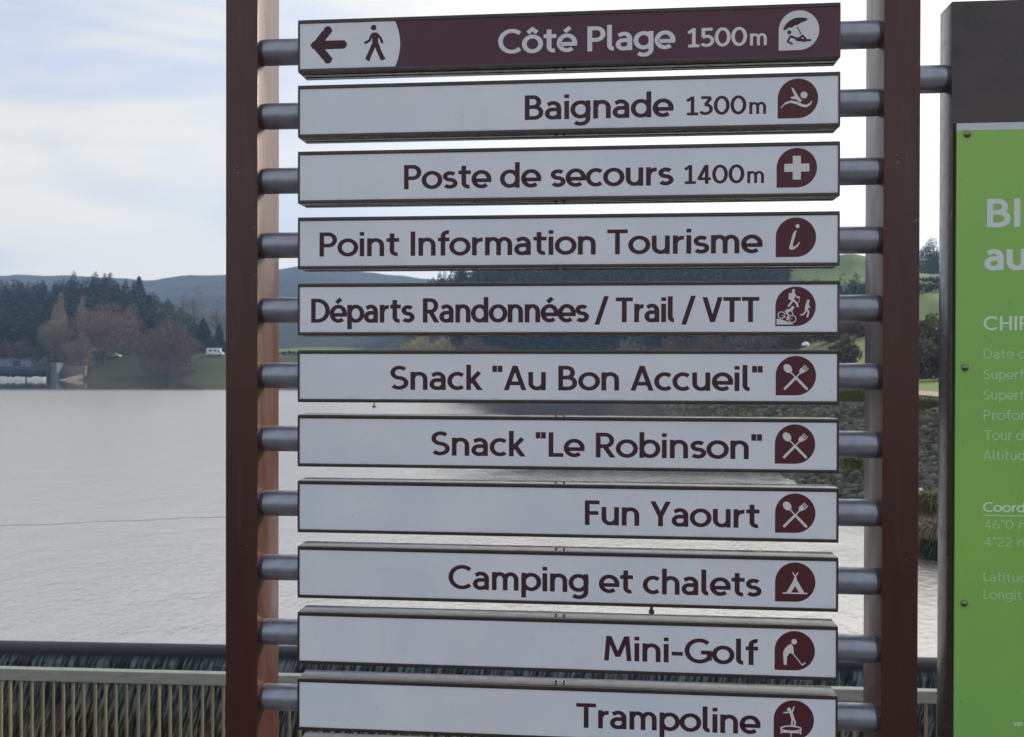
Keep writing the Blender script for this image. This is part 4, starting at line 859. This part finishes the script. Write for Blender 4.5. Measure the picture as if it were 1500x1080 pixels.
        mb_([(-.02, -.02), (-.14, -.30), (-.40, -.86)], .25); mb_([(.10, -.02), (.22, -.36), (.44, -.84)], .25); mb_([(-.14, .50), (-.28, .16), (-.56, .02)], .14); mb_([(.12, .52), (.34, .26), (.44, .0)], .14)
        mb_([(-.46, -.80), (-.26, -.92)], .13); mb_([(.36, -.90), (.58, -.80)], .13); mn.build('walking_man', M['ink'], pf)
    if k <= 4 or k >= 6:
        sx0, sz = (loc(820, LT[k])[0], hb if k >= 6 else -.0008)
        for dx in (-.009, .009):
            for dy in (.020, .038): MB().tube((sx0 + dx, dy, sz - .001), (sx0 + dx, dy, sz + (.0022 if k >= 6 else -.0022)), .0032, n=8).build('screw', M['screw'], t)
    if k == 8:
        sx0 = loc(955, 893)[0]; MB().tube((sx0, .02, -.017), (sx0, .02, .002), .0036, n=8).tube((sx0, .02, -.019), (sx0, .02, -.011), .0062, n=6).build('hanging_bolt', M['screw'], t)

# ------------------------------------------------------------ information panel on the right
aI, zI = on_sign(1394.5, 2.0); WI = 1.02
ip = empty('information_panel', sign_world(aI, 0, 0), ROT); tag(ip, 'tall brown information board with a bright green printed panel at the right edge', 'information board')
MB().box(0, WI, 0, .075, .012, zI, .003).build('casing', M['casing'], ip, True)
MB().box(-.05, WI + .05, -.05, .125, -.02, .012, .002).build('base_plate', M['post'], ip)
pa, pz = on_sign(1400, 182); gz = on_sign(1400, 192.5)[1]; xp = pa - aI
MB().box(xp - .0055, xp + .0008, -.0012, .0005, .30, pz + .001).build('painted_gap_shadow', M['rubber'], ip)  # black strip standing in for the shadow along the panel's left edge
gp = MB().box(xp, WI - xp, -.007, -.0015, .32, gz, .0006).build('green_panel', M['green'], ip)
MB().box(xp, WI - xp, -.0069, -.0015, gz, pz, .0004).build('pale_band', M['pale_band'], ip)
def ptxt(txt, px, row, capx, wt, m, name, x1=None):
    a, z = on_sign(px, row, -.007); P = Print(-.0072); cap = capx / FPX * (D0 - a * st_); P.text(txt, a - aI, None if x1 is None else on_sign(x1, row, -.007)[0] - aI, z, cap, wt); P.build(name, M[m], gp if name != 'x' else ip); return a
ptxt('BI', 1444.5, 333, 41, .21, 'title_ink', 'title_lettering', 1495.5); ptxt('au', 1441, 396, 41, .21, 'title_ink', 'title_lettering', 1505)
ptxt('CHIF', 1440, 484, 20.5, .18, 'head_ink', 'heading_lettering', 1509)
for row, tx, xe in ((526, 'Date d', 1503), (556, 'Superf', 1501), (586, 'Superf', 1501), (615.5, 'Profon', 1506), (645, 'Tour d', 1499), (674.5, 'Altitud', 1501), (775, '46°0 n', 1503), (800.5, '4°22 n', 1501), (852, 'Latitud', 1505), (877.5, 'Longit', 1498)):
    ptxt(tx, 1440.5, row, 15.2 if row < 700 else 14, .135, 'faint_ink', 'small_lettering', xe)
ptxt('Coord', 1439.5, 750, 14.5, .19, 'head_ink', 'heading_lettering', 1502)
a0, z0 = on_sign(1439.5, 754.5, -.007); P = Print(-.0072); P.poly([(a0 - aI, z0), (a0 - aI + .5 * .2, z0), (a0 - aI + .5 * .2, z0 - .0014), (a0 - aI, z0 - .0014)]); P.build('underline', M['head_ink'], gp)
ptxt('ver', 1484.5, 1063.5, 8, .15, 'head_ink', 'small_lettering')
for px, py in ((1417, 197), (1413.5, 539), (1412.3, 884)):
    a, z = on_sign(px, py, -.007); MB().lathe([(-.0126, 0), (-.0122, .0030), (-.0108, .0058), (-.0085, .0072), (-.0071, .0075)], 'y', 18, (a - aI, 0, z)).build('screw', M['steel'], ip, True)
z = on_sign(1378, 615, .04)[1]
for dy in (.022, .046):
    for dz in (-.009, .009): MB().tube((-.0015, dy, z + dz), (.001, dy, z + dz), .0026, n=8).build('rivet', M['steel'], ip)
for row in (117, 1010):
    z = on_sign(1370, row, NT_)[1] if row == 117 else .55; x0 = PR1 - aI
    MB().lathe([(x0 - .002, TR), (-.0065, TR), (-.0055, TR), (-.005, TR * .99), (-.004, TR * .97), (.002, TR * .97)], 'x', 40, (0, NT_ - .004, z)).build('connector_tube', M['tube'], ip, True)

# ------------------------------------------------------------ haze
hz_ = MB().box(-2000, 2000, -2000, 2000, -14, 215).build('haze', None); tag(hz_, kind='stuff')
m = bpy.data.materials.new('haze'); m.use_nodes = True; m.node_tree.nodes.clear(); T = NT(m.node_tree)
v = T.add('ShaderNodeVolumePrincipled', inp={'Color': (.40, .62, 1.0, 1), 'Density': .00023, 'Anisotropy': .1}); o = T.add('ShaderNodeOutputMaterial'); T.l.new(v.outputs[0], o.inputs[1])
hz_.data.materials.append(m)
sc.cycles.max_bounces = 8; sc.cycles.volume_bounces = 1
